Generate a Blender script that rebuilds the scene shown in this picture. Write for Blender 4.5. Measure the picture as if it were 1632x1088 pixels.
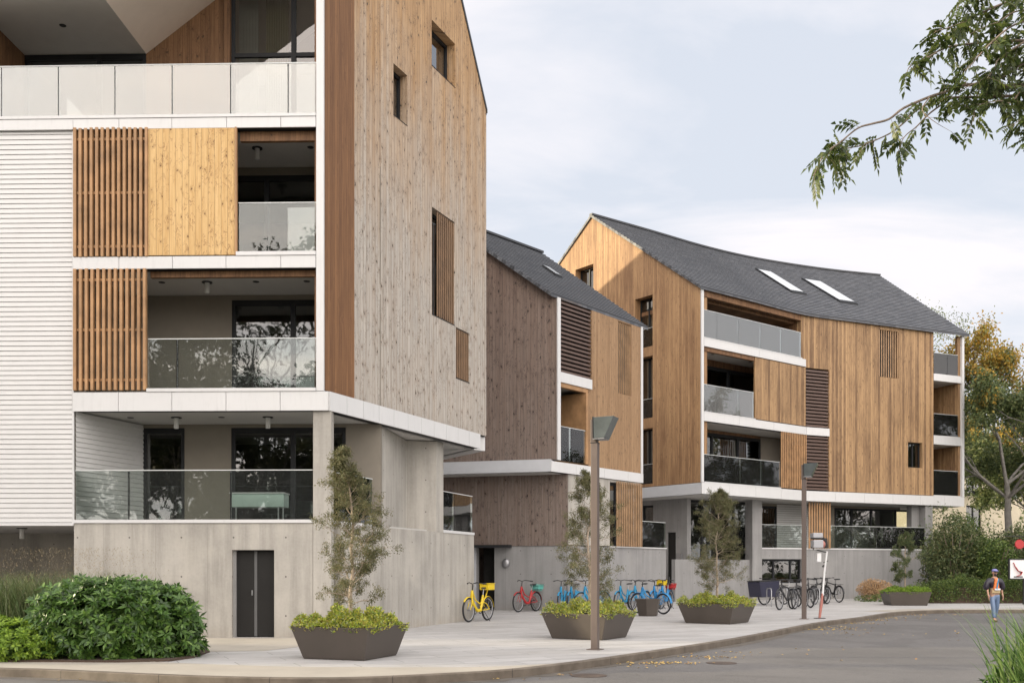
import bpy, bmesh, math, random
import numpy as np
from mathutils import Vector, Matrix
R = math.radians
random.seed(7); rng = np.random.default_rng(7)
sc = bpy.context.scene
for o in list(bpy.data.objects): bpy.data.objects.remove(o)

# ---------------------------------------------------------------- camera, sky, sun, exposure
HC = 1.6                                            # eye height; the camera looks level, raised lens shift
cam_d = bpy.data.cameras.new("camera"); cam = bpy.data.objects.new("camera", cam_d)
sc.collection.objects.link(cam); sc.camera = cam
cam.location = (0, 0, HC); cam.rotation_euler = (R(90), 0, 0)
cam_d.sensor_width = 36; cam_d.lens = 36*1600/1632; cam_d.shift_y = (908-544)/1632
cam_d.clip_start = 0.1; cam_d.clip_end = 3000
sc.render.resolution_x = 1024; sc.render.resolution_y = 682

SUN_EL, SUN_AZ = 8.0, -87.0                         # azimuth clockwise from +Y: the sun stands low on the left
world = bpy.data.worlds.new("World"); sc.world = world; world.use_nodes = True
nt = world.node_tree; nt.nodes.clear()
def wn(t, **k):
    n = nt.nodes.new(t)
    for a, b in k.items(): setattr(n, a, b)
    return n
W_out = wn('ShaderNodeOutputWorld'); W_bg = wn('ShaderNodeBackground'); W_bg.inputs[1].default_value = 0.12
sky = wn('ShaderNodeTexSky', sky_type='NISHITA', sun_disc=False, sun_elevation=R(SUN_EL), sun_rotation=R(SUN_AZ % 360))
sky.air_density = 1.0; sky.dust_density = 1.5; sky.ozone_density = 1.0
W_tc = wn('ShaderNodeTexCoord'); W_sep = wn('ShaderNodeSeparateXYZ'); nt.links.new(W_tc.outputs['Generated'], W_sep.inputs[0])
def wm(op, a, b=None, c=None, clamp=False):
    n = wn('ShaderNodeMath', operation=op, use_clamp=clamp)
    for i, v in enumerate((a, b, c)):
        if v is None: continue
        if isinstance(v, (int, float)): n.inputs[i].default_value = v
        else: nt.links.new(v, n.inputs[i])
    return n.outputs[0]
zc = wm('MAXIMUM', W_sep.outputs[2], 0.0); zd = wm('ADD', zc, 0.22)
W_v = wn('ShaderNodeCombineXYZ'); nt.links.new(wm('DIVIDE', W_sep.outputs[0], zd), W_v.inputs[0]); nt.links.new(wm('DIVIDE', W_sep.outputs[1], zd), W_v.inputs[1])
W_map = wn('ShaderNodeMapping'); W_map.inputs['Scale'].default_value = (0.9, 1.7, 1); W_map.inputs['Rotation'].default_value = (0, 0, R(-20))
W_map.inputs['Location'].default_value = (3.1, 1.7, 0)
nt.links.new(W_v.outputs[0], W_map.inputs[0])
W_n = wn('ShaderNodeTexNoise'); W_n.inputs['Scale'].default_value = 1.5; W_n.inputs['Detail'].default_value = 7; W_n.inputs['Roughness'].default_value = 0.55; W_n.inputs['Distortion'].default_value = 0.4
nt.links.new(W_map.outputs[0], W_n.inputs['Vector'])
W_cr = wn('ShaderNodeValToRGB'); W_cr.color_ramp.elements[0].position = 0.42; W_cr.color_ramp.elements[1].position = 0.66
nt.links.new(W_n.outputs[0], W_cr.inputs[0])
W_veil = wm('MULTIPLY_ADD', W_cr.outputs[0], 0.20, 0.80)          # thin veil everywhere, thicker in the clouds
W_cl = wn('ShaderNodeMix', data_type='RGBA')                      # cloud colour: bluish white veil to warm white tops
W_cl.inputs['A'].default_value = (5.45, 5.75, 6.4, 1); W_cl.inputs['B'].default_value = (6.35, 6.15, 6.35, 1)
nt.links.new(W_cr.outputs[0], W_cl.inputs['Factor'])
# clouds towards the sun side and behind the viewer are lit from the front and are brighter
W_dot = wn('ShaderNodeVectorMath', operation='DOT_PRODUCT'); W_dot.inputs[1].default_value = (-0.02, -0.92, 0.38)
nt.links.new(W_tc.outputs['Generated'], W_dot.inputs[0])
W_bri = wm('MULTIPLY_ADD', wm('MAXIMUM', wm('ADD', W_dot.outputs['Value'], 0.05), 0.0), 3.0, 1.0)
W_e = wm('SUBTRACT', W_bri, 1.0); W_t = wn('ShaderNodeCombineXYZ')
for i_, c_ in enumerate((1.06, 0.94, 0.78)): nt.links.new(wm('MULTIPLY_ADD', W_e, c_, 1.0), W_t.inputs[i_])
W_sc = wn('ShaderNodeVectorMath', operation='MULTIPLY'); nt.links.new(W_cl.outputs['Result'], W_sc.inputs[0]); nt.links.new(W_t.outputs[0], W_sc.inputs[1])
W_mix = wn('ShaderNodeMix', data_type='RGBA'); nt.links.new(W_veil, W_mix.inputs['Factor']); nt.links.new(sky.outputs[0], W_mix.inputs['A']); nt.links.new(W_sc.outputs[0], W_mix.inputs['B'])
nt.links.new(W_mix.outputs['Result'], W_bg.inputs[0]); nt.links.new(W_bg.outputs[0], W_out.inputs[0])

sun_d = bpy.data.lights.new("sun", 'SUN'); sun = bpy.data.objects.new("sun", sun_d); sc.collection.objects.link(sun)
sun_d.energy = 5.0; sun_d.angle = R(0.6); sun_d.color = (1.0, 0.86, 0.60)
to_sun = Vector((math.sin(R(SUN_AZ))*math.cos(R(SUN_EL)), math.cos(R(SUN_AZ))*math.cos(R(SUN_EL)), math.sin(R(SUN_EL))))
sun.rotation_euler = to_sun.to_track_quat('Z', 'Y').to_euler(); sun.location = (-30, 0, 40)
sc.view_settings.view_transform = 'Standard'; sc.view_settings.look = 'None'; sc.view_settings.exposure = 0.42; sc.view_settings.gamma = 1.0
sc.view_settings.use_curve_mapping = False
sc.cycles.max_bounces = 8; sc.cycles.transparent_max_bounces = 24

# ---------------------------------------------------------------- helpers
def tag(o, label=None, cat=None, group=None, kind=None):
    if label: o['label'] = label
    if cat: o['category'] = cat
    if group: o['group'] = group
    if kind: o['kind'] = kind
    return o
def empty(name, loc=(0, 0, 0), rz=0.0, **k):
    o = bpy.data.objects.new(name, None); o.empty_display_size = 0.3
    sc.collection.objects.link(o); o.location = loc; o.rotation_euler = (0, 0, rz)
    return tag(o, **k)
def copy_tree(o, parent=None):
    c = o.copy(); sc.collection.objects.link(c)
    if parent: c.parent = parent; c.matrix_parent_inverse = o.matrix_parent_inverse.copy()
    for ch in [x for x in bpy.data.objects if x.parent == o]: copy_tree(ch, c)
    return c
class MB:
    def __init__(s): s.v = []; s.f = []; s.sm = []; s.uv = None; s.isl = []
    def add(s, vs, fs, smooth=False):
        b = len(s.v); s.isl.append((vs, fs, smooth)); s.v += [tuple(p) for p in vs]; s.f += [tuple(i+b for i in f) for f in fs]; s.sm += [smooth]*len(fs); return s
    def box(s, x0, x1, y0, y1, z0, z1):
        return s.add([(x0,y0,z0),(x1,y0,z0),(x1,y1,z0),(x0,y1,z0),(x0,y0,z1),(x1,y0,z1),(x1,y1,z1),(x0,y1,z1)],
                     [(0,3,2,1),(4,5,6,7),(0,1,5,4),(1,2,6,5),(2,3,7,6),(3,0,4,7)])
    def prism(s, poly, z0, z1):                       # plan polygon (counter-clockwise), vertical sides
        n = len(poly); a = sum(poly[i][0]*poly[(i+1)%n][1]-poly[(i+1)%n][0]*poly[i][1] for i in range(n))
        if a < 0: poly = poly[::-1]
        vs = [(p[0], p[1], z0) for p in poly]+[(p[0], p[1], z1) for p in poly]
        return s.add(vs, [tuple(range(n-1, -1, -1)), tuple(range(n, 2*n))]+[(i, (i+1)%n, (i+1)%n+n, i+n) for i in range(n)])
    def prism_y(s, poly, y0, y1):                     # polygon in x,z pushed along y
        n = len(poly); a = sum(poly[i][0]*poly[(i+1)%n][1]-poly[(i+1)%n][0]*poly[i][1] for i in range(n))
        if a < 0: poly = poly[::-1]
        vs = [(p[0], y0, p[1]) for p in poly]+[(p[0], y1, p[1]) for p in poly]
        return s.add(vs, [tuple(range(n)), tuple(range(2*n-1, n-1, -1))]+[(i, i+n, (i+1)%n+n, (i+1)%n) for i in range(n)])
    def bar(s, p0, p1, w, h):                         # rectangular bar between two points
        p0 = Vector(p0); p1 = Vector(p1); d = (p1-p0).normalized(); up = Vector((0,0,1)) if abs(d.z) < .95 else Vector((0,1,0))
        a = d.cross(up).normalized()*w/2; b = a.cross(d).normalized()*h/2
        vs = [p0-a-b, p0+a-b, p0+a+b, p0-a+b, p1-a-b, p1+a-b, p1+a+b, p1-a+b]
        return s.add(vs, [(0,1,2,3),(7,6,5,4),(0,4,5,1),(1,5,6,2),(2,6,7,3),(3,7,4,0)])
    def tube(s, pts, rad, n=8, cap=True):
        pts = [Vector(p) for p in pts]; k = len(pts)
        if not hasattr(rad, '__len__'): rad = [rad]*k
        ring = []; prev = None
        for i, p in enumerate(pts):
            d = (pts[min(i+1, k-1)]-pts[max(i-1, 0)]).normalized()
            if prev is None:
                up = Vector((0,0,1)) if abs(d.z) < .9 else Vector((1,0,0)); a = d.cross(up).normalized()
            else: a = (prev-d*prev.dot(d)).normalized()
            prev = a; b = d.cross(a)
            ring += [p+(a*math.cos(2*math.pi*j/n)+b*math.sin(2*math.pi*j/n))*rad[i] for j in range(n)]
        fs = [(i*n+j, i*n+(j+1)%n, (i+1)*n+(j+1)%n, (i+1)*n+j) for i in range(k-1) for j in range(n)]
        s.add(ring, fs, True)
        if cap: s.add(ring[:n], [tuple(range(n-1, -1, -1))]); s.add(ring[-n:], [tuple(range(n))])
        return s
    def torus(s, c, ax, R0, r, n=28, m=6, a0=0, a1=2*math.pi):
        c = Vector(c); ax = Vector(ax).normalized(); e = ax.cross(Vector((0,0,1))).normalized() if abs(ax.z) < .9 else Vector((1,0,0)); f = e.cross(ax)
        full = abs(a1-a0-2*math.pi) < 1e-6; k = n if full else n+1; vs = []
        for i in range(k):
            t = a0+(a1-a0)*i/n; d = e*math.cos(t)+f*math.sin(t)
            for j in range(m):
                q = 2*math.pi*j/m; vs.append(c+d*(R0+r*math.cos(q))+ax*r*math.sin(q))
        fs = [(i*m+j, ((i+1)%k)*m+j, ((i+1)%k)*m+(j+1)%m, i*m+(j+1)%m) for i in range(n) for j in range(m)]
        return s.add(vs, fs, True)
    def lathe(s, c, prof, n=20):                      # profile [(r,z)] round a vertical axis at c
        vs = [(c[0]+r*math.cos(2*math.pi*j/n), c[1]+r*math.sin(2*math.pi*j/n), c[2]+z) for r, z in prof for j in range(n)]
        k = len(prof); fs = [(i*n+j, i*n+(j+1)%n, (i+1)*n+(j+1)%n, (i+1)*n+j) for i in range(k-1) for j in range(n)]
        s.add(vs, fs, True); s.add(vs[:n], [tuple(range(n-1,-1,-1))]); s.add(vs[-n:], [tuple(range(n))]); return s
    def ball(s, c, rx, ry, rz, n=14, m=9):
        prof = [(max(math.sin(math.pi*i/m), .001), -math.cos(math.pi*i/m)) for i in range(m+1)]
        vs = [(c[0]+r*math.cos(2*math.pi*j/n)*rx, c[1]+r*math.sin(2*math.pi*j/n)*ry, c[2]+z*rz) for r, z in prof for j in range(n)]
        return s.add(vs, [(i*n+j, i*n+(j+1)%n, (i+1)*n+(j+1)%n, (i+1)*n+j) for i in range(m) for j in range(n)], True)
    def build(s, name, mat, parent=None, M=None, bevel=0, recalc=False):
        me = bpy.data.meshes.new(name); me.from_pydata(s.v, [], s.f)
        me.polygons.foreach_set('use_smooth', s.sm)
        if s.uv:
            l = me.uv_layers.new(name='UVMap'); l.data.foreach_set('uv', [c for i in range(len(me.loops)) for c in s.uv[me.loops[i].vertex_index]])
        if recalc:
            bm = bmesh.new(); bm.from_mesh(me); bmesh.ops.recalc_face_normals(bm, faces=bm.faces); bm.to_mesh(me); bm.free()
        me.update(); o = bpy.data.objects.new(name, me); sc.collection.objects.link(o)
        if mat: me.materials.append(mat)
        if parent: o.parent = parent
        if M is not None: o.matrix_local = M
        if bevel:
            b = o.modifiers.new('bevel', 'BEVEL'); b.width = bevel; b.segments = 2; b.limit_method = 'ANGLE'
        return o

def G(px, py, z=0.0):                                  # where the view of a spot at height z meets the ground
    Y = 1600*(HC-z)/(py-908); return Vector(((px-816)/1600*Y, Y, z))
def V(px, py, Y): return Vector(((px-816)/1600*Y, Y, HC+(908-py)/1600*Y))
class Fr:                                              # a facade: x along it, y into the building, z up
    def __init__(s, A, B):
        s.A = A; L = math.hypot(B[0]-A[0], B[1]-A[1]); s.L = L; s.u = ((B[0]-A[0])/L, (B[1]-A[1])/L); s.n = (-s.u[1], s.u[0])
        s.M = Matrix(((s.u[0], s.n[0], 0, A[0]), (s.u[1], s.n[1], 0, A[1]), (0, 0, 1, 0), (0, 0, 0, 1)))
    def U(s, px, d=0):
        k = (px-816)/1600; ax = s.A[0]+s.n[0]*d; ay = s.A[1]+s.n[1]*d
        return (k*ay-ax)/(s.u[0]-k*s.u[1])
    def Z(s, px, py, d=0):
        t = s.U(px, d); return HC+(908-py)/1600*(s.A[1]+s.n[1]*d+s.u[1]*t)
    def W(s, u, d=0): return (s.A[0]+s.u[0]*u+s.n[0]*d, s.A[1]+s.u[1]*u+s.n[1]*d)
    def loc(s, x, y):
        dx, dy = x-s.A[0], y-s.A[1]; return (dx*s.u[0]+dy*s.u[1], dx*s.n[0]+dy*s.n[1])

# ---------------------------------------------------------------- materials
class NT:
    def __init__(s, name):
        s.m = bpy.data.materials.new(name); s.m.use_nodes = True; s.t = s.m.node_tree; s.t.nodes.clear()
        s.out = s.t.nodes.new('ShaderNodeOutputMaterial')
    def n(s, t, ins=None, **k):
        n = s.t.nodes.new(t)
        for a, b in k.items(): setattr(n, a, b)
        for a, b in (ins or {}).items():
            if isinstance(b, bpy.types.NodeSocket): s.t.links.new(b, n.inputs[a])
            else: n.inputs[a].default_value = b
        return n
    def m_(s, op, a, b=None, c=None, clamp=False):
        n = s.t.nodes.new('ShaderNodeMath'); n.operation = op; n.use_clamp = clamp
        for i, v in enumerate((a, b, c)):
            if v is None: continue
            if isinstance(v, (int, float)): n.inputs[i].default_value = v
            else: s.t.links.new(v, n.inputs[i])
        return n.outputs[0]
    def mix(s, f, a, b, mode='MIX'):
        n = s.t.nodes.new('ShaderNodeMix'); n.data_type = 'RGBA'; n.blend_type = mode
        for k, v in (('Factor', f), ('A', a), ('B', b)):
            if isinstance(v, bpy.types.NodeSocket): s.t.links.new(v, n.inputs[k])
            else: n.inputs[k].default_value = v if k == 'Factor' else (*v, 1) if len(v) == 3 else v
        return n.outputs['Result']
    def comb(s, x, y, z):
        n = s.t.nodes.new('ShaderNodeCombineXYZ')
        for i, v in enumerate((x, y, z)):
            if isinstance(v, (int, float)): n.inputs[i].default_value = v
            else: s.t.links.new(v, n.inputs[i])
        return n.outputs[0]
    def noise(s, vec, scale=1, detail=4, rough=.5, dist=0, out=0):
        return s.n('ShaderNodeTexNoise', {'Vector': vec, 'Scale': scale, 'Detail': detail, 'Roughness': rough, 'Distortion': dist}).outputs[out]
    def ramp(s, f, a, b, x='LINEAR'):                  # map range clamp
        return s.n('ShaderNodeMapRange', {'Value': f, 'From Min': a, 'From Max': b}, interpolation_type=x).outputs[0]
    def obj(s):
        n = s.t.nodes.new('ShaderNodeTexCoord'); p = s.t.nodes.new('ShaderNodeSeparateXYZ'); s.t.links.new(n.outputs['Object'], p.inputs[0])
        s.co = n.outputs['Object']; s.tc = n; return p.outputs
    def bsdf(s, col, rough=.5, metal=0.0, bump=None, bstr=.3, bdist=.01, **k):
        ins = {'Base Color': col if isinstance(col, bpy.types.NodeSocket) else (*col, 1), 'Roughness': rough, 'Metallic': metal}
        for a, b in k.items(): ins[a.replace('_', ' ')] = b
        p = s.n('ShaderNodeBsdfPrincipled', ins)
        if bump is not None:
            b = s.n('ShaderNodeBump', {'Height': bump, 'Strength': bstr, 'Distance': bdist}); s.t.links.new(b.outputs[0], p.inputs['Normal'])
        return p.outputs[0]
    def done(s, sh): s.t.links.new(sh, s.out.inputs[0]); return s.m

def wood(name, A, B, D, w=.14, knots=1.0, streak=.5, gray=None, rough=.7, kscale=3.4, vary=.6):
    """vertical boards: A light, B deep, D knots; gray=(colour, z low, z high) is silvered weathering of the lower boards"""
    t = NT(name); x, y, z = t.obj()
    s = t.m_('ADD', x, y); q = t.m_('DIVIDE', s, w); idx = t.m_('FLOOR', q); fr = t.m_('SUBTRACT', q, idx)
    wnn = t.n('ShaderNodeTexWhiteNoise', {'W': idx}, noise_dimensions='1D'); rnd = wnn.outputs['Value']
    ro = t.m_('MULTIPLY', rnd, 37.0)
    zz = t.m_('ADD', z, ro)
    # knots sit in the grain and bend it
    wv = t.n('ShaderNodeSeparateXYZ', {0: t.noise(t.comb(t.m_('MULTIPLY', s, 9.0), t.m_('MULTIPLY', zz, 7.0), 0), 1.0, 2, .5, 0, 1)}).outputs
    kv = t.comb(t.m_('MULTIPLY_ADD', t.m_('SUBTRACT', wv[0], .5), .42, t.m_('MULTIPLY', s, kscale)), t.m_('MULTIPLY_ADD', t.m_('SUBTRACT', wv[1], .5), .30, t.m_('MULTIPLY', zz, kscale*.62)), 0)
    vo = t.n('ShaderNodeTexVoronoi', {'Vector': kv, 'Scale': 1.0, 'Randomness': 1.0}, feature='F1', voronoi_dimensions='2D')
    kd = vo.outputs['Distance']; kc = t.n('ShaderNodeSeparateColor', {'Color': vo.outputs['Color']}).outputs
    on = t.m_('GREATER_THAN', kc[0], .30); sz = t.m_('MULTIPLY_ADD', kc[1], .062, .034)
    knot = t.m_('MULTIPLY', t.m_('SUBTRACT', 1.0, t.ramp(t.m_('DIVIDE', kd, sz), .55, 1.15)), on)
    halo = t.m_('MULTIPLY', t.m_('SUBTRACT', 1.0, t.ramp(kd, .03, .34, 'SMOOTHSTEP')), on)
    gz = t.m_('MULTIPLY', zz, .9); gs = t.m_('ADD', t.m_('MULTIPLY', s, 26.0), t.m_('MULTIPLY', halo, 1.6))
    grain = t.noise(t.comb(gs, gz, idx), 1.0, 5, .6, .35)
    fine = t.noise(t.comb(t.m_('MULTIPLY', s, 120.0), t.m_('MULTIPLY', zz, 3.0), idx), 1.0, 3, .6)
    big = t.noise(t.comb(t.m_('MULTIPLY', s, .9), t.m_('MULTIPLY', z, .22), 0), 1.0, 5, .6)
    f = t.m_('ADD', t.m_('MULTIPLY', t.m_('SUBTRACT', rnd, .5), vary), t.m_('ADD', t.ramp(grain, .32, .70), t.m_('MULTIPLY', t.m_('SUBTRACT', big, .5), 1.6*streak)), clamp=True)
    col = t.mix(f, A, B)
    if gray:
        gc, z0, z1 = gray
        e = t.noise(t.comb(t.m_('MULTIPLY', s, 1.6), t.m_('MULTIPLY', z, .35), 3), 1.0, 6, .62)
        zr = t.m_('ADD', z, t.m_('MULTIPLY', t.m_('SUBTRACT', e, .5), 9.0)); zr = t.m_('ADD', zr, t.m_('MULTIPLY', t.m_('SUBTRACT', rnd, .5), 2.0))
        gf = t.m_('SUBTRACT', 1.0, t.ramp(zr, z0, z1))
        g2 = t.mix(t.ramp(grain, .30, .68), gc, tuple(c*.56 for c in gc))
        blot = t.noise(t.comb(t.m_('MULTIPLY', s, 3.0), t.m_('MULTIPLY', z, .5), 9), 1.0, 5, .65)
        g2 = t.mix(t.m_('MULTIPLY', t.ramp(blot, .45, .75), .5), g2, (gc[0]*.80, gc[1]*.70, gc[2]*.62))
        stk = t.noise(t.comb(t.m_('MULTIPLY', s, 11.0), t.m_('MULTIPLY', z, .16), 2), 1.0, 4, .6); g2 = t.mix(t.m_('MULTIPLY', t.ramp(stk, .46, .64), .62), g2, (gc[0]*.50, gc[1]*.44, gc[2]*.40))
        g2 = t.mix(t.m_('MULTIPLY', rnd, .34), g2, tuple(c*.7 for c in gc))
        col = t.mix(gf, col, g2)
    col = t.mix(t.m_('MULTIPLY', halo, .30*knots, clamp=True), col, tuple(c*.6 for c in B))
    col = t.mix(t.m_('MULTIPLY', knot, min(1, .9*knots), clamp=True), col, D)
    sq = t.noise(t.comb(t.m_('MULTIPLY', s, 7.0), t.m_('MULTIPLY', zz, 3.2), 5), 1.0, 3, .6, 1.2); sqm = t.ramp(t.noise(t.comb(t.m_('MULTIPLY', s, 2.3), t.m_('MULTIPLY', zz, 1.7), 8), 1.0, 3, .5), .45, .55)
    sql = t.m_('MULTIPLY', t.m_('SUBTRACT', 1.0, t.ramp(t.m_('ABSOLUTE', t.m_('SUBTRACT', sq, .5)), .004, .022)), sqm)
    col = t.mix(t.m_('MULTIPLY', sql, min(1, .62*knots), clamp=True), col, tuple(q*1.3 for q in D))
    col = t.mix(t.m_('MULTIPLY', t.ramp(fine, .45, .8), .25), col, tuple(c*.6 for c in B))
    seam = t.m_('MAXIMUM', t.m_('LESS_THAN', fr, .035), t.m_('GREATER_THAN', fr, .965))
    col = t.mix(t.m_('MULTIPLY', seam, .62), col, tuple(c*.35 for c in B))
    h = t.m_('SUBTRACT', t.m_('MULTIPLY', grain, .35), seam)
    return t.done(t.bsdf(col, rough, bump=h, bstr=.5, bdist=.006))

def concrete(name, c=(.455,.428,.383), dark=.58, streaks=1.0, holes=True):
    t = NT(name); x, y, z = t.obj(); s = t.m_('ADD', x, y)
    a = t.noise(t.co, .7, 6, .6); b = t.noise(t.comb(t.m_('MULTIPLY', s, 3.2), t.m_('MULTIPLY', z, .28), 0), 1.0, 6, .65)
    c3 = t.noise(t.co, 16, 4, .6)
    f = t.m_('ADD', t.m_('MULTIPLY', t.ramp(a, .36, .66), .5), t.m_('MULTIPLY', t.ramp(b, .42, .66), .60*streaks))
    f = t.m_('ADD', f, t.m_('MULTIPLY', t.m_('SUBTRACT', c3, .5), .5), clamp=True)
    col = t.mix(f, c, tuple(q*dark for q in c))
    bl = t.noise(t.comb(t.m_('MULTIPLY', s, .8), t.m_('MULTIPLY', z, .8), 4), 1.0, 5, .6)
    col = t.mix(t.m_('MULTIPLY', t.ramp(bl, .55, .75), .35), col, (c[0]*1.22, c[1]*1.2, c[2]*1.16))
    q = t.m_('DIVIDE', s, 1.25); fr = t.m_('FRACT', q); ln = t.m_('LESS_THAN', fr, .011)
    col = t.mix(t.m_('MULTIPLY', ln, .5), col, tuple(v*.5 for v in c))
    pn = t.n('ShaderNodeTexWhiteNoise', {'Vector': t.comb(t.m_('FLOOR', q), t.m_('FLOOR', t.m_('DIVIDE', z, 2.72)), 0)}).outputs['Value']; col = t.mix(t.m_('MULTIPLY', pn, .14), col, tuple(v*.72 for v in c))
    dr = t.noise(t.comb(t.m_('MULTIPLY', s, 3.6), t.m_('MULTIPLY', z, .22), 7), 1.0, 6, .7, .6); col = t.mix(t.m_('MULTIPLY', t.m_('MULTIPLY', t.ramp(dr, .52, .68), t.ramp(t.m_('FRACT', t.m_('DIVIDE', z, 2.75)), .2, 1.0)), .36), col, tuple(v*.55 for v in c))
    stain = t.m_('MULTIPLY', t.ramp(z, .34, .0), t.ramp(t.noise(t.comb(t.m_('MULTIPLY', s, 1.8), 0, 0), 1.0, 4), .35, .7))
    col = t.mix(t.m_('MULTIPLY', stain, .35), col, (c[0]*.72, c[1]*.6, c[2]*.45))
    if holes:
        hx = t.m_('SUBTRACT', t.m_('FRACT', t.m_('DIVIDE', s, 1.25)), .5); hz = t.m_('SUBTRACT', t.m_('FRACT', t.m_('DIVIDE', t.m_('SUBTRACT', z, .05), .93)), .5)
        r = t.m_('SQRT', t.m_('ADD', t.m_('POWER', t.m_('MULTIPLY', hx, 1.25), 2.0), t.m_('POWER', t.m_('MULTIPLY', hz, .93), 2.0)))
        col = t.mix(t.m_('MULTIPLY', t.m_('LESS_THAN', r, .021), .8), col, (.05, .045, .04))
    return t.done(t.bsdf(col, .78, bump=t.m_('ADD', c3, t.m_('MULTIPLY', b, .5)), bstr=.15, bdist=.01))

def plain(name, c, rough=.5, metal=0.0, var=.12, scale=3.0, bump=0.0, **k):
    t = NT(name); t.obj(); n = t.noise(t.co, scale, 5, .6)
    col = t.mix(t.ramp(n, .3, .7), tuple(q*(1-var) for q in c), tuple(min(q*(1+var), 1) for q in c))
    r = t.m_('MULTIPLY_ADD', n, .2, rough-.1) if rough > .12 else rough
    return t.done(t.bsdf(col, r, metal, bump=n if bump else None, bstr=bump, **k))

def glass(name, tint=(.8,.85,.83), ior=1.5, mul=1.0, milk=0.0, milkc=(.8,.82,.82), base=None, gl=(1,1,1)):
    t = NT(name); t.obj()
    wob = t.noise(t.co, .9, 2, .5); bmp = t.n('ShaderNodeBump', {'Height': wob, 'Strength': .16, 'Distance': .02})
    tr = t.n('ShaderNodeBsdfTransparent', {'Color': (*tint, 1)}).outputs[0]
    if milk:
        df = t.n('ShaderNodeBsdfDiffuse', {'Color': (*milkc, 1)}).outputs[0]; tl = t.n('ShaderNodeBsdfTranslucent', {'Color': (*milkc, 1)}).outputs[0]
        m1 = t.n('ShaderNodeMixShader', {0: .45, 1: df, 2: tl}).outputs[0]; tr = t.n('ShaderNodeMixShader', {0: milk, 1: tr, 2: m1}).outputs[0]
    g = t.n('ShaderNodeBsdfGlossy', {'Color': (*gl, 1), 'Roughness': 0.015, 'Normal': bmp.outputs[0]}).outputs[0]
    fr = t.n('ShaderNodeFresnel', {'IOR': ior}).outputs[0]; f = t.m_('MULTIPLY', fr, mul, clamp=True)
    return t.done(t.n('ShaderNodeMixShader', {0: f, 1: tr, 2: g}).outputs[0])

def leafmat(name, cols, trans=.3, rough=.5, spec=.4):
    t = NT(name); g = t.n('ShaderNodeNewGeometry').outputs['Random Per Island']
    cr = t.n('ShaderNodeValToRGB', {'Fac': g}); e = cr.color_ramp.elements
    while len(e) < len(cols): e.new(.5)
    for i, c in enumerate(cols): e[i].position = i/(len(cols)-1); e[i].color = (*c, 1)
    cr.color_ramp.interpolation = 'LINEAR'; col = cr.outputs[0]
    p = t.bsdf(col, rough, Specular_IOR_Level=spec); tl = t.n('ShaderNodeBsdfTranslucent', {'Color': col}).outputs[0]
    return t.done(t.n('ShaderNodeMixShader', {0: trans, 1: p, 2: tl}).outputs[0])

def roofmat():
    t = NT('slate'); uv = t.n('ShaderNodeTexCoord').outputs['UV']; p = t.n('ShaderNodeSeparateXYZ', {0: uv}).outputs
    row = t.m_('FLOOR', t.m_('ADD', p[1], .5)); q = t.m_('ADD', t.m_('DIVIDE', p[0], .32), t.m_('MULTIPLY', t.m_('MODULO', row, 2.0), .5))
    idx = t.m_('FLOOR', q); fr = t.m_('FRACT', q)
    wnn = t.n('ShaderNodeTexWhiteNoise', {'Vector': t.comb(idx, row, 0)}).outputs['Value']
    nn = t.noise(t.comb(p[0], t.m_('MULTIPLY', p[1], .3), 0), 2.0, 4)
    col = t.mix(wnn, (.045, .049, .060), (.125, .13, .145)); col = t.mix(t.m_('MULTIPLY', t.ramp(nn, .45, .75), .4), col, (.10, .10, .095))
    col = t.mix(t.m_('MULTIPLY', t.m_('LESS_THAN', fr, .035), .7), col, (.01, .01, .012))
    yf = t.m_('FRACT', p[1]); col = t.mix(t.m_('MULTIPLY', t.m_('GREATER_THAN', yf, .9), .8), col, (.008, .008, .010)); col = t.mix(t.m_('MULTIPLY', t.m_('LESS_THAN', yf, .07), .5), col, (.22, .225, .24))  # course edges: shadow gap painted as a dark band, pale line painted above
    return t.done(t.bsdf(col, t.m_('MULTIPLY_ADD', wnn, .2, .42)))

M = {}
M['wood_side'] = wood('weathered_larch', (.53,.34,.175), (.29,.165,.075), (.055,.04,.03), knots=1.1, gray=((.585,.540,.480), 9.5, 17.0), vary=.4)
M['wood_strip'] = wood('stained_strip', (.24,.115,.045), (.13,.058,.022), (.07,.03,.015), w=.10, knots=.15)
M['wood_b2a'] = wood('weathered_brown_boards', (.185,.120,.088), (.105,.064,.046), (.020,.013,.010), knots=1.25, vary=.6, gray=((.255,.200,.170), 4.5, 17.0), kscale=2.8)
M['wood_b2b'] = wood('honey_boards', (.36,.225,.12), (.24,.14,.07), (.07,.04,.025), knots=.7)
M['wood_b3'] = wood('golden_boards', (.42,.262,.130), (.155,.086,.042), (.045,.022,.012), knots=.55, streak=1.1, vary=.95)
M['wood_b3g'] = wood('golden_gable_boards', (.40,.24,.115), (.20,.105,.048), (.06,.03,.015), knots=.4, streak=1.2)
M['pine'] = wood('fresh_pine', (.66,.45,.21), (.50,.30,.11), (.13,.055,.02), w=.155, knots=1.2, kscale=4.6, vary=.3)
M['slat'] = plain('slat_wood', (.36,.205,.098), .6, var=.3, scale=2.2)
M['slat_mid'] = plain('slat_tan', (.33,.205,.11), .6, var=.3, scale=2.2)
M['slat_dark'] = plain('slat_brown', (.20,.12,.065), .6, var=.25, scale=2.2)
M['louvre'] = plain('louvre_brown', (.105,.066,.052), .5, var=.15)
M['terrace_wood'] = wood('terrace_boards', (.235,.122,.055), (.12,.058,.025), (.04,.02,.01), w=.12, knots=.9)
M['white'] = plain('white_panel', (.62,.615,.605), .38, var=.03, scale=1.2)
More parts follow.
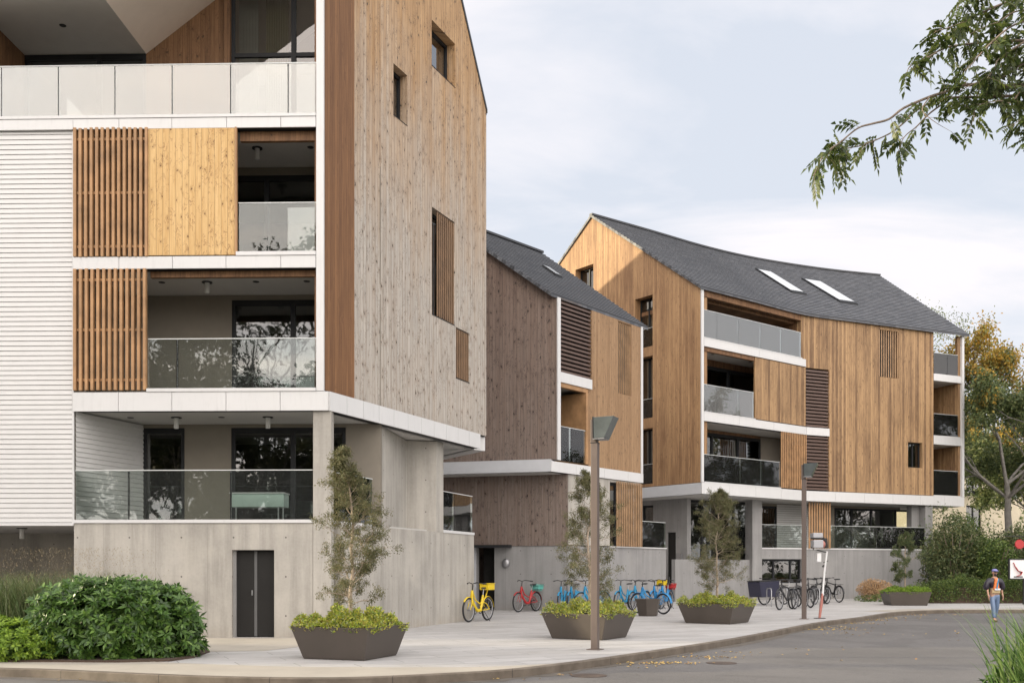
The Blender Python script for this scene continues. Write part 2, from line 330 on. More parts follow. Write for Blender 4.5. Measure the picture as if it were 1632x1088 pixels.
def white_streaked(name, c):
    t = NT(name); x, y, z = t.obj(); s = t.m_('ADD', x, y); a = t.noise(t.comb(t.m_('MULTIPLY', s, 9.0), t.m_('MULTIPLY', z, 1.4), 0), 1.0, 5, .65); b = t.noise(t.co, .6, 5, .6)
    pnl = t.n('ShaderNodeTexWhiteNoise', {'W': t.m_('FLOOR', t.m_('DIVIDE', s, 1.3))}, noise_dimensions='1D').outputs['Value']
    col = t.mix(t.m_('MULTIPLY', t.ramp(a, .52, .78), .30), c, tuple(q*.66 for q in c)); col = t.mix(t.m_('MULTIPLY', t.ramp(b, .45, .7), .15), col, tuple(q*.75 for q in c)); col = t.mix(t.m_('MULTIPLY', pnl, .10), col, tuple(q*.8 for q in c))
    return t.done(t.bsdf(col, .4))
M['white'] = white_streaked('white_panel_weathered', (.63,.628,.625))
M['grey_metal'] = plain('grey_panel', (.50,.51,.53), .4, var=.04)
M['siding'] = plain('white_siding', (.58,.575,.565), .35, var=.03)
M['concrete'] = concrete('board_marked_concrete')
M['concrete2'] = concrete('grey_concrete', (.30,.295,.29), .74)
M['plaster'] = plain('ceiling_plaster', (.50,.485,.46), .8, var=.04)
M['plaster_dark'] = plain('taupe_plaster', (.215,.19,.155), .8, var=.05)
M['plaster_warm'] = plain('sloped_ceiling', (.80,.70,.60), .8, var=.03)
M['frame'] = plain('anthracite_metal', (.018,.019,.021), .5, var=.1, Specular_IOR_Level=.25)
M['door'] = plain('dark_door', (.020,.019,.018), .6, var=.1, Specular_IOR_Level=.2)
M['pane'] = glass('window_glass', (.42,.45,.44), 1.55, 2.5)
M['rail'] = glass('balustrade_glass', (.84,.88,.86), 1.5, 1.35, milk=.02)
M['rail_skywhite'] = glass('sky_whitened_balustrade_glass', (.80,.83,.82), 1.5, 2.2, milk=.22, milkc=(.92,.93,.92))  # milky white stands in for reflected sky, besides the panes' translucent film
M['railtop'] = plain('rail_edge', (.62,.64,.63), .3, var=.03)
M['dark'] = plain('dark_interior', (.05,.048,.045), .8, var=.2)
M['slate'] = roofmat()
M['roof_edge'] = plain('roof_edge_metal', (.035,.037,.042), .45, var=.1)
M['lampwhite'] = plain('white_fitting', (.6,.6,.58), .4, var=.03)
M['curtain'] = plain('curtain_cloth', (.55,.54,.50), .9, var=.08)
M['curtain_olive'] = plain('olive_blind', (.30,.27,.10), .9, var=.08)
M['black'] = plain('black_rubber', (.015,.015,.016), .6, var=.1)
M['steel'] = plain('steel', (.36,.36,.37), .4, .7, var=.05)

# ---------------------------------------------------------------- building kit
FW = Fr((0, 0), (1, 0))
class Bld:
    def __init__(s, name, loc, label, cat='building', group=None):
        s.e = empty(name, loc, label=label, cat=cat, group=group); s.T = Matrix.Translation((-loc[0], -loc[1], -loc[2]))
    def p(s, F, mb, name, mat, parent=None, bevel=0, label=None, recalc=False):
        if name in ('lintel', 'ledge', 'corner_fin', 'column', 'rear_wall', 'floor_slab', 'baluster_post', 'room_wall') and len(mb.isl) > 1:
            for i_ in mb.isl: o = s.p(F, MB().add(*i_), name, mat, parent, bevel, label, recalc)   # each separate piece is a part of its own
            return o
        o = mb.build(name, M[mat] if isinstance(mat, str) else mat, parent or s.e, None if parent else s.T @ F.M, bevel, recalc)
        if label: o['label'] = label
        return o
def wall(mb, u0, u1, z0, top, holes, d0, d1, brk=()):
    tf = top if callable(top) else (lambda u: top)
    us = sorted({round(v, 4) for v in [u0, u1, *[h[0] for h in holes], *[h[1] for h in holes], *brk] if u0 <= v <= u1})
    for a, b in zip(us[:-1], us[1:]):
        m = (a+b)/2; zc = z0
        for h in sorted([h for h in holes if h[0] < m < h[1]], key=lambda h: h[2]):
            if h[2] > zc+1e-4: mb.prism_y([(a, zc), (b, zc), (b, h[2]), (a, h[2])], d0, d1)
            zc = h[3]
        if tf(m) > zc+1e-3: mb.prism_y([(a, zc), (b, zc), (b, tf(b)), (a, tf(a))], d0, d1)
    return mb
def window(B, F, u0, u1, z0, z1, d, mull=(), trans=(), fw=.07, mat='pane', label=None, bw=None):
    f = MB(); t = .08
    f.box(u0, u0+fw, d, d+t, z0, z1); f.box(u1-fw, u1, d, d+t, z0, z1)
    f.box(u0+fw, u1-fw, d, d+t, z1-(bw or fw*1.6), z1); f.box(u0+fw, u1-fw, d, d+t, z0, z0+fw)
    for m in mull: f.box(m-fw*.7, m+fw*.7, d-.004, d+t-.004, z0+fw, z1-fw)
    for z in trans: f.box(u0+fw, u1-fw, d+.004, d+t+.004, z-fw*.6, z+fw*.6)
    o = B.p(F, f, 'window', 'frame', label=label)
    g = MB(); e = [u0+fw, *mull, u1-fw]
    g.add([(u0+fw, d+.05, z0+fw), (u1-fw, d+.05, z0+fw), (u1-fw, d+.05, z1-fw), (u0+fw, d+.05, z1-fw)], [(0, 1, 2, 3)])
    B.p(F, g, 'pane', mat, o); return o
def railing(B, F, u0, u1, z0, z1, d, joints=(), mat='rail', postw=.018, top=True, endpost=False, label=None):
    e = [u0, *joints, u1]; g = MB()
    for a, b in zip(e[:-1], e[1:]): g.box(a+.012, b-.012, d, d+.014, z0, z1)
    o = B.p(F, g, 'glass_balustrade', mat, label=label)
    if joints:
        q = MB()
        for j in joints: q.box(j-postw, j+postw, d+.016, d+.05, z0-.02, z1-.01)
        B.p(F, q, 'baluster_post', 'frame', o)
    if top: B.p(F, MB().box(u0, u1, d-.008, d+.024, z1+.002, z1+.022), 'handrail', 'railtop', o)
    return o
def fascia(B, F, u0, u1, z0, z1, d, joints=(), mat='white', back=.3, name='fascia'):
    m = MB(); e = [u0, *joints, u1]
    for i, (a, b) in enumerate(zip(e[:-1], e[1:])): m.box(a+(.006 if i else 0), b-(.006 if i < len(e)-2 else 0), d, d+.04, z0, z1)
    o = B.p(F, m, name, mat)
    B.p(F, MB().box(u0+.01, u1-.01, d+.043, d+back, z0+.012, z1-.012), 'fascia_backing', 'frame' if joints else mat, o); return o
def slats(B, F, u0, u1, z0, z1, d, n, wd=.065, dp=.11, mat='slat', name='slatted_screen', label=None, rails=True):
    m = MB(); st = (u1-u0-wd)/(n-1)
    for i in range(n):
        a = u0+i*st; j = random.uniform(-.012, .012); m.box(a, a+wd, d+j*.3, d+dp, z0+j*.5, z1+j)
    if rails:
        for z in (z0+.25, (z0+z1)/2, z1-.25): m.box(u0+.01, u1-.01, d+dp-.045, d+dp-.012, z-.03, z+.03)
    return B.p(F, m, name, mat, label=label)
def louvre(B, F, u0, u1, z0, z1, d, n, mat='louvre', name='louvred_screen'):
    m = MB(); st = (z1-z0)/n
    for i in range(n):
        z = z0+i*st; m.add([(u0, d, z+.01), (u1, d, z+.01), (u1, d+.09, z+st*.78), (u0, d+.09, z+st*.78), (u0, d+.02, z-.005), (u1, d+.02, z-.005), (u1, d+.11, z+st*.76), (u0, d+.11, z+st*.76),
               (u0, d, z+st*.5), (u1, d, z+st*.5)], [(0, 1, 9, 8), (8, 9, 3, 2)[::-1] if 0 else (8, 9, 2, 3), (4, 7, 6, 5), (3, 2, 6, 7), (0, 4, 5, 1)])
    o = B.p(F, m, name, mat); B.p(F, MB().box(u0, u1, d+.16, d+.18, z0, z1), 'screen_backing', 'frame', o); return o
def ceiling_lamp(B, F, u, z, d):
    m = MB().lathe((u, d, z-.28), [(.055, 0), (.06, .02), (.06, .26)], 14); o = B.p(F, m, 'ceiling_light', 'lampwhite')
    B.p(F, MB().lathe((u, d, z-.02), [(.13, 0), (.13, .02)], 16), 'ceiling_plate', 'frame', o)
def downlight(B, F, u, z, d): B.p(F, MB().lathe((u, d, z-.012), [(.07, 0), (.085, .012)], 14), 'downlight', 'frame')
def lerp3(a, b, t): return tuple(a[i]+(b[i]-a[i])*t for i in range(3))
def resample(pts, fr):                                  # points at fractions of the polyline's plan length
    L = [0]
    for a, b in zip(pts[:-1], pts[1:]): L.append(L[-1]+math.hypot(b[0]-a[0], b[1]-a[1]))
    out = []
    for f in fr:
        s = f*L[-1]; i = max(j for j in range(len(pts)-1) if L[j] <= s+1e-9); out.append(lerp3(pts[i], pts[i+1], (s-L[i])/(L[i+1]-L[i])))
    return out, L[-1]
def smoothline(pts, n):                                 # Catmull-Rom through the points
    out = []; P = [tuple(2*a-b for a, b in zip(pts[0], pts[1]))]+list(pts)+[tuple(2*a-b for a, b in zip(pts[-1], pts[-2]))]
    for i in range(1, len(P)-2):
        for k in range(n):
            t = k/n; out.append(tuple(.5*((2*P[i][c])+(-P[i-1][c]+P[i+1][c])*t+(2*P[i-1][c]-5*P[i][c]+4*P[i+1][c]-P[i+2][c])*t*t+(-P[i-1][c]+3*P[i][c]-3*P[i+1][c]+P[i+2][c])*t**3) for c in range(len(pts[0]))))
    return out+[tuple(pts[-1])]
def roof_field(E, Rg, nc, h=.045, over=.12):
    """slate courses as overlapping strips from eave line E up to ridge line Rg (same count)"""
    m = MB(); m.uv = []; al = [0]
    for a, b in zip(E[:-1], E[1:]): al.append(al[-1]+math.dist(a, b))
    def pt(i, t, up=0): q = lerp3(E[i], Rg[i], t); return (q[0], q[1], q[2]+up)
    n = len(E)
    for k in range(nc):
        t0, t1 = k/nc, (k+1)/nc; b = len(m.v)
        for i in range(n):
            jit = 0
            m.v += [pt(i, t0, 0), pt(i, t0, h), pt(i, t1, .002)]; m.uv += [(al[i], k-.02+.0), (al[i], k), (al[i], k+.49)]
        for i in range(n-1):
            a = b+3*i; c = b+3*(i+1); m.f += [(a, c, c+1, a+1), (a+1, c+1, c+2, a+2)]; m.sm += [False, False]
        for i in (0, n-1):                              # stepped verge
            a = b+3*i; f = (a, a+1, a+2); m.f.append(f if i else f[::-1]); m.sm.append(False)
    b = len(m.v)
    for i in range(n): m.v += [pt(i, 0, -.0), pt(i, 0, -over), pt(i, 1, -over), pt(i, 1, 0)]; m.uv += [(al[i], -1), (al[i], -1.4), (al[i], nc), (al[i], nc)]
    for i in range(n-1):
        a = b+4*i; c = b+4*(i+1); m.f += [(a, a+1, c+1, c), (a+1, a+2, c+2, c+1)]; m.sm += [False]*2
    for i in (0, n-1): a = b+4*i; m.f.append((a, a+1, a+2, a+3)); m.sm.append(False)
    return m

M['strip_grey'] = plain('grey_strip', (.10,.10,.10), .5, var=.05)
F1 = Fr((-12.24, 24.0), (-4.43, 23.8)); FS = Fr((-4.43, 23.8), (-.82, 32.0)); FF = Fr((-4.31, 23.72), (-.98, 31.2)); FG = Fr((-4.28, 23.83), (-1.22, 32.2))
# ================================================================= building 1: the near block on the left
b1 = Bld('apartment_building', (-8, 26, 0), 'nearest tall apartment block with white cladding, loggias and a silvered timber gable on concrete')
U = F1.U; DB = 2.3
# ground floor
uL = U(118); dl, dr = U(369.5), U(437)
w = MB(); wall(w, uL, 7.52, 0, 2.72, [(dl, dr, -.01, 2.08)], 0, .26); w.box(uL, uL+.26, .261, 6.3, 0, 2.718)
b1.p(F1, w, 'concrete_base', 'concrete')
w = MB().box(.42, FG.L, 0, .24, 0, 2.72); w.prism([(FG.L-.001, .01), (FG.L+.0, .24), (FG.L-.8, 5.2), (FG.L-1.1, 5.1)], 0, 2.715); b1.p(FG, w, 'concrete_base', 'concrete')
b1.p(F1, MB().box(U(499), U(528), -.015, .30, 0, 5.375), 'corner_column', 'concrete', bevel=.012)
b1.p(FW, MB().prism([(-3.42, 26.35), (-3.08, 29.3), (-2.215, 29.46), (-2.045, 29.93), (-2.7, 30.3), (-4.2, 28)], 2.72, 5.375), 'concrete_pier', 'concrete')
b1.p(F1, MB().box(-6, 9.6, 6.0, 6.3, 0, 2.7), 'undercroft_wall', 'concrete')
dd = MB().box(dl+.07, U(402), .17, .21, .02, 2.05); dd.box(U(407), dr-.005, .17, .21, .02, 2.05); do = b1.p(F1, dd, 'door', 'door')
b1.p(F1, MB().box(U(402)+.004, U(407)-.004, .165, .21, .02, 2.05), 'door_strip', 'strip_grey', do)
b1.p(F1, MB().box(dl, dl+.068, .10, .24, 0, 2.075), 'door_frame', 'concrete2', do); b1.p(F1, MB().box(U(402)-.06, U(402)-.03, .145, .168, 1.0, 1.12), 'handle', 'steel', do)
b1.p(F1, MB().box(dl, dr, .26, .3, 0, 2.1), 'door_backing', 'frame', do)
# ledges and terrace floor of the raised ground floor
b1.p(F1, MB().box(uL+.01, U(498), -.03, .28, 2.722, 2.80), 'ledge', 'white')
b1.p(FG, MB().box(FG.U(540), FG.U(597), .02, .2, 2.722, 2.78).box(FG.U(706), FG.L, -.02, .25, 2.722, 2.80), 'ledge', 'white')
foot = [(-18, 24.25), (-4.65, 24.0), (-1.35, 31.6), (-6, 40), (-18, 40)]
fl = MB()
for z0, z1 in ((2.5, 2.78), (5.40, 5.80), (8.76, 9.0), (12.08, 12.30)): fl.prism(foot if z0 > 3 else [(-10.3, 24.3), (-4.5, 24.1), (-1.6, 31.8), (-6, 38), (-10.3, 38)], z0, z1)
b1.p(FW, fl, 'floor_slab', 'plaster')
# white horizontal cladding
m = MB(); z = 2.74; k = 0
while z < 12.02:
    t = min(z+.117, 12.06); m.add([(-6, -.03, z), (uL, -.03, z), (uL, -.012, t-.008), (-6, -.012, t-.008), (-6, .02, z), (uL, .02, z), (uL, .02, t-.008), (-6, .02, t-.008)], [(0, 1, 2, 3), (4, 5, 1, 0), (3, 2, 6, 7), (1, 5, 6, 2)]); z += .117
sid = b1.p(F1, m, 'cladding', 'siding'); b1.p(F1, MB().box(-6, uL-.002, .021, .25, 2.73, 12.05), 'cladding_backing', 'frame', sid)
b1.p(F1, MB().box(uL-.03, uL+.012, -.036, .0, 2.70, 12.05), 'corner_trim', 'white', sid); b1.p(F1, MB().box(-6, uL, -.04, .26, 2.66, 2.728), 'soffit_trim', 'white', sid)
b1.p(F1, MB().box(-6, uL-.01, .262, 6.0, 2.69, 2.73), 'soffit', 'plaster')
uB = U(228, DB)
FO = Fr(F1.W(uL+.015, .03), F1.W(uB, DB-.01)); m = MB(); z = 2.80
while z < 5.36: m.add([(0, -.03, z), (FO.L, -.03, z), (FO.L, -.008, z+.108), (0, -.008, z+.108)], [(3, 2, 1, 0), (0, 1, 2, 3)][1:]); m.add([(0, -.008, z+.108), (FO.L, -.008, z+.108), (FO.L, -.03, z+.117), (0, -.03, z+.117)], [(0, 1, 2, 3)]); z += .117
b1.p(FO, m, 'cladding', 'siding', label='white boards turning into the raised ground floor loggia')
b1.p(FO, MB().box(0, FO.L, .0, .1, 2.8, 5.37), 'loggia_wall', 'plaster_dark')
# loggia back walls with their windows
def zF(py, d, px=300): return F1.Z(px, py, d)
bw = MB(); H = []
a0, a1 = U(228, DB), U(294, DB); c0, c1 = U(369, DB), U(551, DB); H1 = [(a0, a1, 2.8, 5.30), (c0, c1, 2.8, 5.30)]
wall(bw, a0-.25, U(607, DB), 2.79, 5.395, H1, DB, DB+.2)
c2 = U(370, DB); e2 = 8.75; H2 = [(c2, e2, 5.82, 8.62)]; wall(bw, uL+.3, e2+.02, 5.81, 8.755, H2, DB, DB+.2)
a3 = U(300, DB); H3 = [(a3, e2, 9.02, 11.86)]; wall(bw, uL+.3, e2+.02, 9.01, 12.075, H3, DB, DB+.2)
b1.p(F1, bw, 'loggia_wall', 'plaster_dark')
for (q0, q1, z0, z1), mu in zip(H1+H2+H3, ([], [U(467, DB)], [U(467, DB), 7.9], [U(425, DB), 7.8])): window(b1, F1, q0, q1, z0, z1, DB-.02, mu, fw=.085)
b1.p(F1, MB().box(uL, uL+.28, .03, DB, 5.83, 8.75).box(uL, uL+.28, .03, DB, 9.01, 12.07), 'loggia_wall', 'plaster_dark')
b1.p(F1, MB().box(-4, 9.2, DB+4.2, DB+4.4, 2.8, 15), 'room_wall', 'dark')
# fascias, lintels, screens
for z0, z1, l0, l1, px0, js in ((5.37, 5.82, 5.828, 5.905, 236, (191, 276, 362, 448)), (8.745, 9.03, 9.04, 9.13, 378, (192, 277, 362, 449)), (12.065, 12.31, 12.318, 12.385, 0, (192, 276, 363, 449))):
    fascia(b1, F1, uL+.02, 7.905 if z0 < 6 else 7.605, z0, z1, -.09, [U(j) for j in js])
    b1.p(F1, MB().box(U(px0) if px0 else -6, 7.61, -.11, .12, l0, l1), 'ledge', 'white')
b1.p(F1, MB().box(-6, uL+.012, -.09, .1, 12.066, 12.312), 'fascia', 'white'); fascia(b1, FF, .015, FF.L, 5.37, 5.82, 0, [i*.74 for i in range(1, 11)], 'white')
b1.p(FF, MB().box(FF.L-.04, FF.L, .341, 2.6, 5.37, 5.82), 'fascia', 'white')
b1.p(F1, MB().box(U(236), 7.6, .14, .26, 8.60, 8.744).box(U(380), 7.6, .14, .26, 11.84, 12.064), 'lintel', 'terrace_wood')
slats(b1, F1, U(120), U(235), 5.87, 8.75, -.12, 13, .066); slats(b1, F1, U(120), U(238), 9.04, 12.09, -.12, 14, .066)
pn = b1.p(F1, MB().box(U(238.5), U(376), -.085, -.03, 9.06, 12.07), 'sliding_panel', 'pine', label='pale knotty pine sliding panel'); b1.p(F1, MB().box(U(376)+.003, U(379), -.10, 0, 9.05, 12.08), 'edge_batten', 'slat', pn)
railing(b1, F1, uL+.02, U(498), 2.81, 3.965, .02, (U(204), U(367)))
railing(b1, F1, U(236), 7.61, 5.91, 7.085, .0, (U(282),)); railing(b1, F1, U(380), 7.61, 9.14, 10.30, .0)
railing(b1, FG, FG.U(541), FG.U(596), 2.80, 3.93, .05); railing(b1, FG, FG.U(706.5), FG.L-.01, 2.81, 3.95, .05, (FG.U(726),))
railing(b1, F1, -5.5, 7.61, 12.39, 13.585, -.05, [U(j) for j in (-270, -178, -86, 4, 94.5, 184.5, 275.5, 368.5, 460)], 'rail_skywhite', .016)
ceiling_lamp(b1, F1, U(281, 1.1), 5.4, 1.1); ceiling_lamp(b1, F1, U(427, 1.1), 5.4, 1.1); ceiling_lamp(b1, F1, U(330, 1.1), 8.76, 1.1); ceiling_lamp(b1, F1, U(410, 1.1), 12.08, 1.1); ceiling_lamp(b1, F1, U(35, 2), 2.69, 2)
for px, z in ((208, 5.4), (353, 5.4), (258, 8.76), (408, 8.76), (489, 8.76), (495, 12.08)): downlight(b1, F1, U(px, 1.1), z, 1.1)
# roof terrace: flat soffit that kinks up along the roof slope, boarded walls and tall glazing
zc = F1.Z(233, 86, DB); u40, u233, u369 = U(40, DB), U(233, DB), U(369, DB); zr = lambda u: zc+.76*(u-u233)
b1.p(F1, MB().prism_y([(u40-.02, zc), (u233, zc), (u233, zc+.3), (u40-.02, zc+.3)], -1.3, DB+.3), 'terrace_soffit', 'plaster')
b1.p(F1, MB().prism_y([(u233+.001, zc), (7.78, zr(7.78)), (7.78, zr(7.78)+.3), (u233+.001, zc+.3)], -1.3, DB+4), 'sloped_soffit', 'plaster_warm')
b1.p(F1, MB().prism_y([(u233, 12.31), (u369, 12.31), (u369, zr(u369)-.004), (u233, zc-.004)], DB, DB+.2).box(u369-.16, u369-.001, DB-.14, DB-.0, 12.31, zr(u369-.16)-.01), 'terrace_wall', 'terrace_wood'); b1.p(F1, MB().box(u40-.25, u40, .0, DB+.2, 12.31, zc-.004), 'terrace_wall', 'terrace_wood')
window(b1, F1, u40, u233-.005, 12.32, zc-.005, DB-.02, [U(158, DB)], fw=.085)
tz = F1.Z(430, 88, DB)
window(b1, F1, u369, 8.75, 12.32, zr(u369)-.05, DB-.02, [U(468, DB), 7.9], [tz], fw=.085); window(b1, F1, u369, 8.75, zr(u369)-.04, 17.9, DB-.02, [U(468, DB), 7.9], fw=.085)
cu = MB(); 
for a, b, mt in ((U(372, DB), U(412, DB+.5), 'curtain'), (U(424, DB+.5), U(460, DB+.5), 'curtain_olive')):
    cu = MB(); n = 26
    for i in range(n):
        x0 = a+(b-a)*i/n; x1 = a+(b-a)*(i+1)/n; y = DB+.5; cu.add([(x0, y+.05*(i % 2), 12.4), (x1, y+.05*((i+1) % 2), 12.4), (x1, y+.05*((i+1) % 2), 17.8), (x0, y+.05*(i % 2), 17.8)], [(0, 1, 2, 3)], True)
    b1.p(F1, cu, 'curtain', mt)
downlight(b1, F1, U(100, .9), zc, .9)
# timber gable
S = FS.U
gt = lambda u: min(18.6+.771*u, 16.2+1.466*(FS.L-u)) if True else 0
HS = [(S(688), S(725.5), 16.0, 17.3), (S(627), S(649), 13.7, 15.07), (S(688.5), S(724.5), 8.9, 11.97), (S(726.5), S(748), 7.35, 8.87)]
b1.p(FS, wall(MB(), 1.27, FS.L, 5.865, gt, HS, 0, .34, (4.8,)), 'gable_wall', 'wood_side')
b1.p(FS, wall(MB(), .0, 1.266, 5.865, gt, [], 0.0, .30), 'gable_wall', 'wood_strip', label='narrow dark stained board strip beside the white corner fin')
b1.p(F1, MB().box(7.62, 7.80, -.10, .55, 5.83, 18.5), 'corner_fin', 'white', bevel=.004)
b1.p(FS, MB().box(.05, FS.L-.03, .03, .3, 5.835, 5.862), 'shadow_gap', 'frame')
window(b1, FS, HS[0][0], HS[0][1], 16.0, 17.3, .27, fw=.05); window(b1, FS, HS[1][0], HS[1][1], 13.7, 15.07, .22, fw=.05); window(b1, FS, HS[2][0], HS[2][1], 8.9, 11.97, .26, (S(700, .26),), fw=.05); window(b1, FS, HS[3][0], HS[3][1], 7.35, 8.87, .26, fw=.05)
slats(b1, FS, S(698), HS[2][1]-.01, 8.93, 11.94, .02, 9, .055, .028, 'slat_dark', rails=False); slats(b1, FS, HS[3][0]+.02, HS[3][1]-.02, 7.38, 8.84, .02, 8, .055, .028, 'slat_dark', rails=False)
for h in HS: b1.p(FS, MB().box(h[0], h[1], -.012, .06, h[2]-.012, h[2]+.004), 'sill', 'frame')
b1.p(FS, MB().prism_y([(FS.L+.03, 16.15), (FS.L+.03, 16.28), (4.8, 22.42), (-.1, 18.70), (-.1, 18.55), (4.8, 22.25)], -.03, 13).prism_y([(FS.L+.03, 16.15), (FS.L+.03, 16.1), (FS.L-.1, 16.1)], 0, 13), 'roof', 'roof_edge')
b1.p(FW, MB().prism([(-.86, 32.03), (-1.2, 31.7), (-6, 40), (-5.6, 40.2)], 5.4, 16.1).prism([(-6, 39.9), (-6, 40.2), (-18, 40.2), (-18, 39.9)], 0, 18).prism([(-18.2, 24.1), (-17.9, 24.1), (-17.9, 40), (-18.2, 40)], 0, 18).prism([(-17.8, 31), (-5.5, 31), (-6.2, 39.8), (-17.8, 39.8)], 0, 2.45).prism([(-20, 40.3), (-7.5, 40.3), (-9.3, 42.4), (-20, 42.4)], 0, 13), 'rear_wall', 'siding')  # last two blocks, core and link, are added out of view against stray sun
b1.p(FW, MB().prism([(-18, 27), (-6, 27), (-3, 29), (-6, 40), (-18, 40)], 18, 18.2), 'rear_roof', 'roof_edge')
rw = MB(); rw.v = []; Fy = Fr((-12, 42), (-12, 60))
b1.p(Fy, MB().prism_y([(0, 0), (18, 0), (18, 16.3), (9, 22.2), (0, 16.3)], 0, 20), 'added_shade_wing', 'wood_side')  # unseen wing, added and pitched to cast the shadow edge on the far gable
b1.p(Fy, MB().prism_y([(-.4, 16.2), (9, 22.35), (18.4, 16.2), (18.4, 16.4), (9, 22.55), (-.4, 16.4)], -.1, 20.2), 'added_shade_wing_roof', 'roof_edge')

# ================================================================= building 2: the middle block
b2 = Bld('apartment_building', (0, 41, 0), 'middle apartment block with weathered brown boards and slate roof, behind the bicycles')
F2a = Fr((-8.32, 41.6), (1.75, 38.8)); F2b = Fr((1.75, 38.8), (5.65, 43.6)); F2A = Fr((-8.4, 41.2), (1.49, 38.45)); F2L = Fr((-7.5, 42.1), (2.2, 39.45)); F2c = Fr((2.2, 39.45), (6.4, 44.5))
g2 = lambda u: min(12.2+.683*(10.45-u), 12.2+.683*(u-.9)) if .9 < u else 12.2
b2.p(F2a, wall(MB(), 0, 10.43, 5.87, g2, [], 0, .3, (.9, 5.67)), 'gable_wall', 'wood_b2a')
V2 = F2b.U
HB = [(.2, 2.34, 9.29, 12.14), (.2, 2.10, 5.80, 8.89), (4.28, 5.31, 9.03, 12.05)]
b2.p(F2b, wall(MB(), .2, 6.06, 5.79, 12.15, HB+[(2.10, 2.34, 8.89, 9.29), (.2, 2.1, 8.89, 9.29)], 0, .25), 'side_wall', 'wood_b2b')
b2.p(F2b, MB().box(-.0, .19, -.03, .4, 5.86, 12.14).box(6.07, 6.22, -.03, .4, 5.79, 12.14), 'corner_fin', 'white')
louvre(b2, F2b, .21, 2.33, 9.30, 12.12, .03, 17); slats(b2, F2b, 4.30, 5.29, 9.05, 12.03, .03, 7, .06, .03, 'slat_mid', rails=False); b2.p(F2b, MB().box(4.25, 5.35, .24, .27, 9.0, 12.1), 'screen_backing', 'frame')
fascia(b2, F2b, .2, 2.34, 8.895, 9.285, -.03); b2.p(F2b, MB().box(.2, 2.1, .02, .2, 8.72, 8.89).box(1.95, 2.098, .0, 1.6, 5.85, 8.72), 'lintel', 'slat')
railing(b2, F2b, .21, 1.94, 5.86, 7.18, .04, (.95,))
fascia(b2, F2A, 0, F2A.L-.0, 5.38, 5.85, 0, mat='grey_metal'); fascia(b2, F2b, -.43, 6.22, 5.38, 5.78, -.04, [1.2, 3.2, 5.0], 'white')
b2.p(FW, MB().prism([(-8, 42), (1.4, 38.9), (5.5, 43.8), (-2, 50)], 5.36, 5.74).prism([(-8, 42), (1.7, 39.5), (5.5, 43.8), (-2, 50)], 8.9, 9.2), 'floor_slab', 'plaster')
b2.p(F2b, MB().box(-.2, 6, 2.0, 2.2, 5.8, 12).box(5.9, 6.1, .26, 9, 5.8, 12.1), 'loggia_wall', 'plaster_dark')
window(b2, F2b, .3, 3.2, 5.9, 8.5, 1.9, (1.7,), fw=.08); ceiling_lamp(b2, F2b, 1.1, 8.9, 1.0)
# ground floor of the middle block
uD0, uD1 = F2L.U(760), F2L.U(788)
lo = MB(); wall(lo, 0, 9.97, 0, 2.56, [(uD0, uD1, -.01, 2.5)], 0, .3); b2.p(F2L, lo, 'concrete_base', 'concrete2')
b2.p(F2L, MB().box(0, F2L.L-.01, -.04, .28, 2.562, 5.37), 'boarded_wall', 'wood_b2a')
b2.p(F2L, MB().box(F2L.L-.085, F2L.L+.0, -.0, .3, 0, 2.56), 'base_end', 'concrete2')
b2.p(F2L, MB().box(F2L.U(756), F2L.U(816), -.55, -.045, 2.50, 2.60), 'door_canopy', 'frame')
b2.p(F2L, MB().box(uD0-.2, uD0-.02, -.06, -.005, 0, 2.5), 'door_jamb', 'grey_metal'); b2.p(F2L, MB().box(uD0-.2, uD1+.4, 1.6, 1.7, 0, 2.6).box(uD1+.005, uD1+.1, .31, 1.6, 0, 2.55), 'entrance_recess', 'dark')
lp = MB().ball((F2L.U(807), -.07, 1.88), .16, .10, .19); b2.p(F2L, lp, 'wall_lamp', 'steel')
h0, h1 = F2c.U(972), F2c.U(1021)
b2.p(F2c, wall(MB(), .02, h1+.02, 2.6, 5.37, [(h0, h1, 2.6, 5.26)], 0, .25), 'upper_wall', 'concrete'); b2.p(F2c, MB().box(.02, F2c.U(1062), .02, .25, 0, 2.55), 'concrete_base', 'concrete2')
window(b2, F2c, h0, h1, 2.62, 5.25, .12, (F2c.U(985),)); slats(b2, F2c, F2c.U(980), F2c.U(1020.5), 2.60, 5.32, -.10, 15, .06, .035, 'slat_mid', rails=False)
b2.p(F2c, MB().box(h0, F2c.U(1062)+.02, -.03, .26, 2.552, 2.598), 'ledge', 'white'); railing(b2, F2c, h1+.02, F2c.U(1062), 2.6, 3.72, .04, ())
b2.p(F2c, MB().prism([(F2c.U(1062), .03), (F2c.U(1062), .25), (F2c.U(1062)-2.0, 3.4), (F2c.U(1062)-2.2, 3.2)], 0, 2.55), 'concrete_base', 'concrete2')
E2 = [(1.50, 38.50, 12.22), (5.95, 43.95, 12.22)]; R2 = [(*F2a.W(5.6, -.12), 15.72), (1.35, 45.2, 15.85)]
fr6 = [0, .2, .4, .6, .8, 1]; Ea, _ = resample(E2, fr6); Ra, _ = resample(R2, fr6)
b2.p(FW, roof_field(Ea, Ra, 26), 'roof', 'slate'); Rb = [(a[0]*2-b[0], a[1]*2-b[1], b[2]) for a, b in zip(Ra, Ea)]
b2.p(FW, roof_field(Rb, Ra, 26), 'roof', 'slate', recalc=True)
b2.p(FW, MB().bar((R2[0][0], R2[0][1], 15.76), (R2[1][0], R2[1][1], 15.89), .22, .09), 'ridge_cap', 'roof_edge')
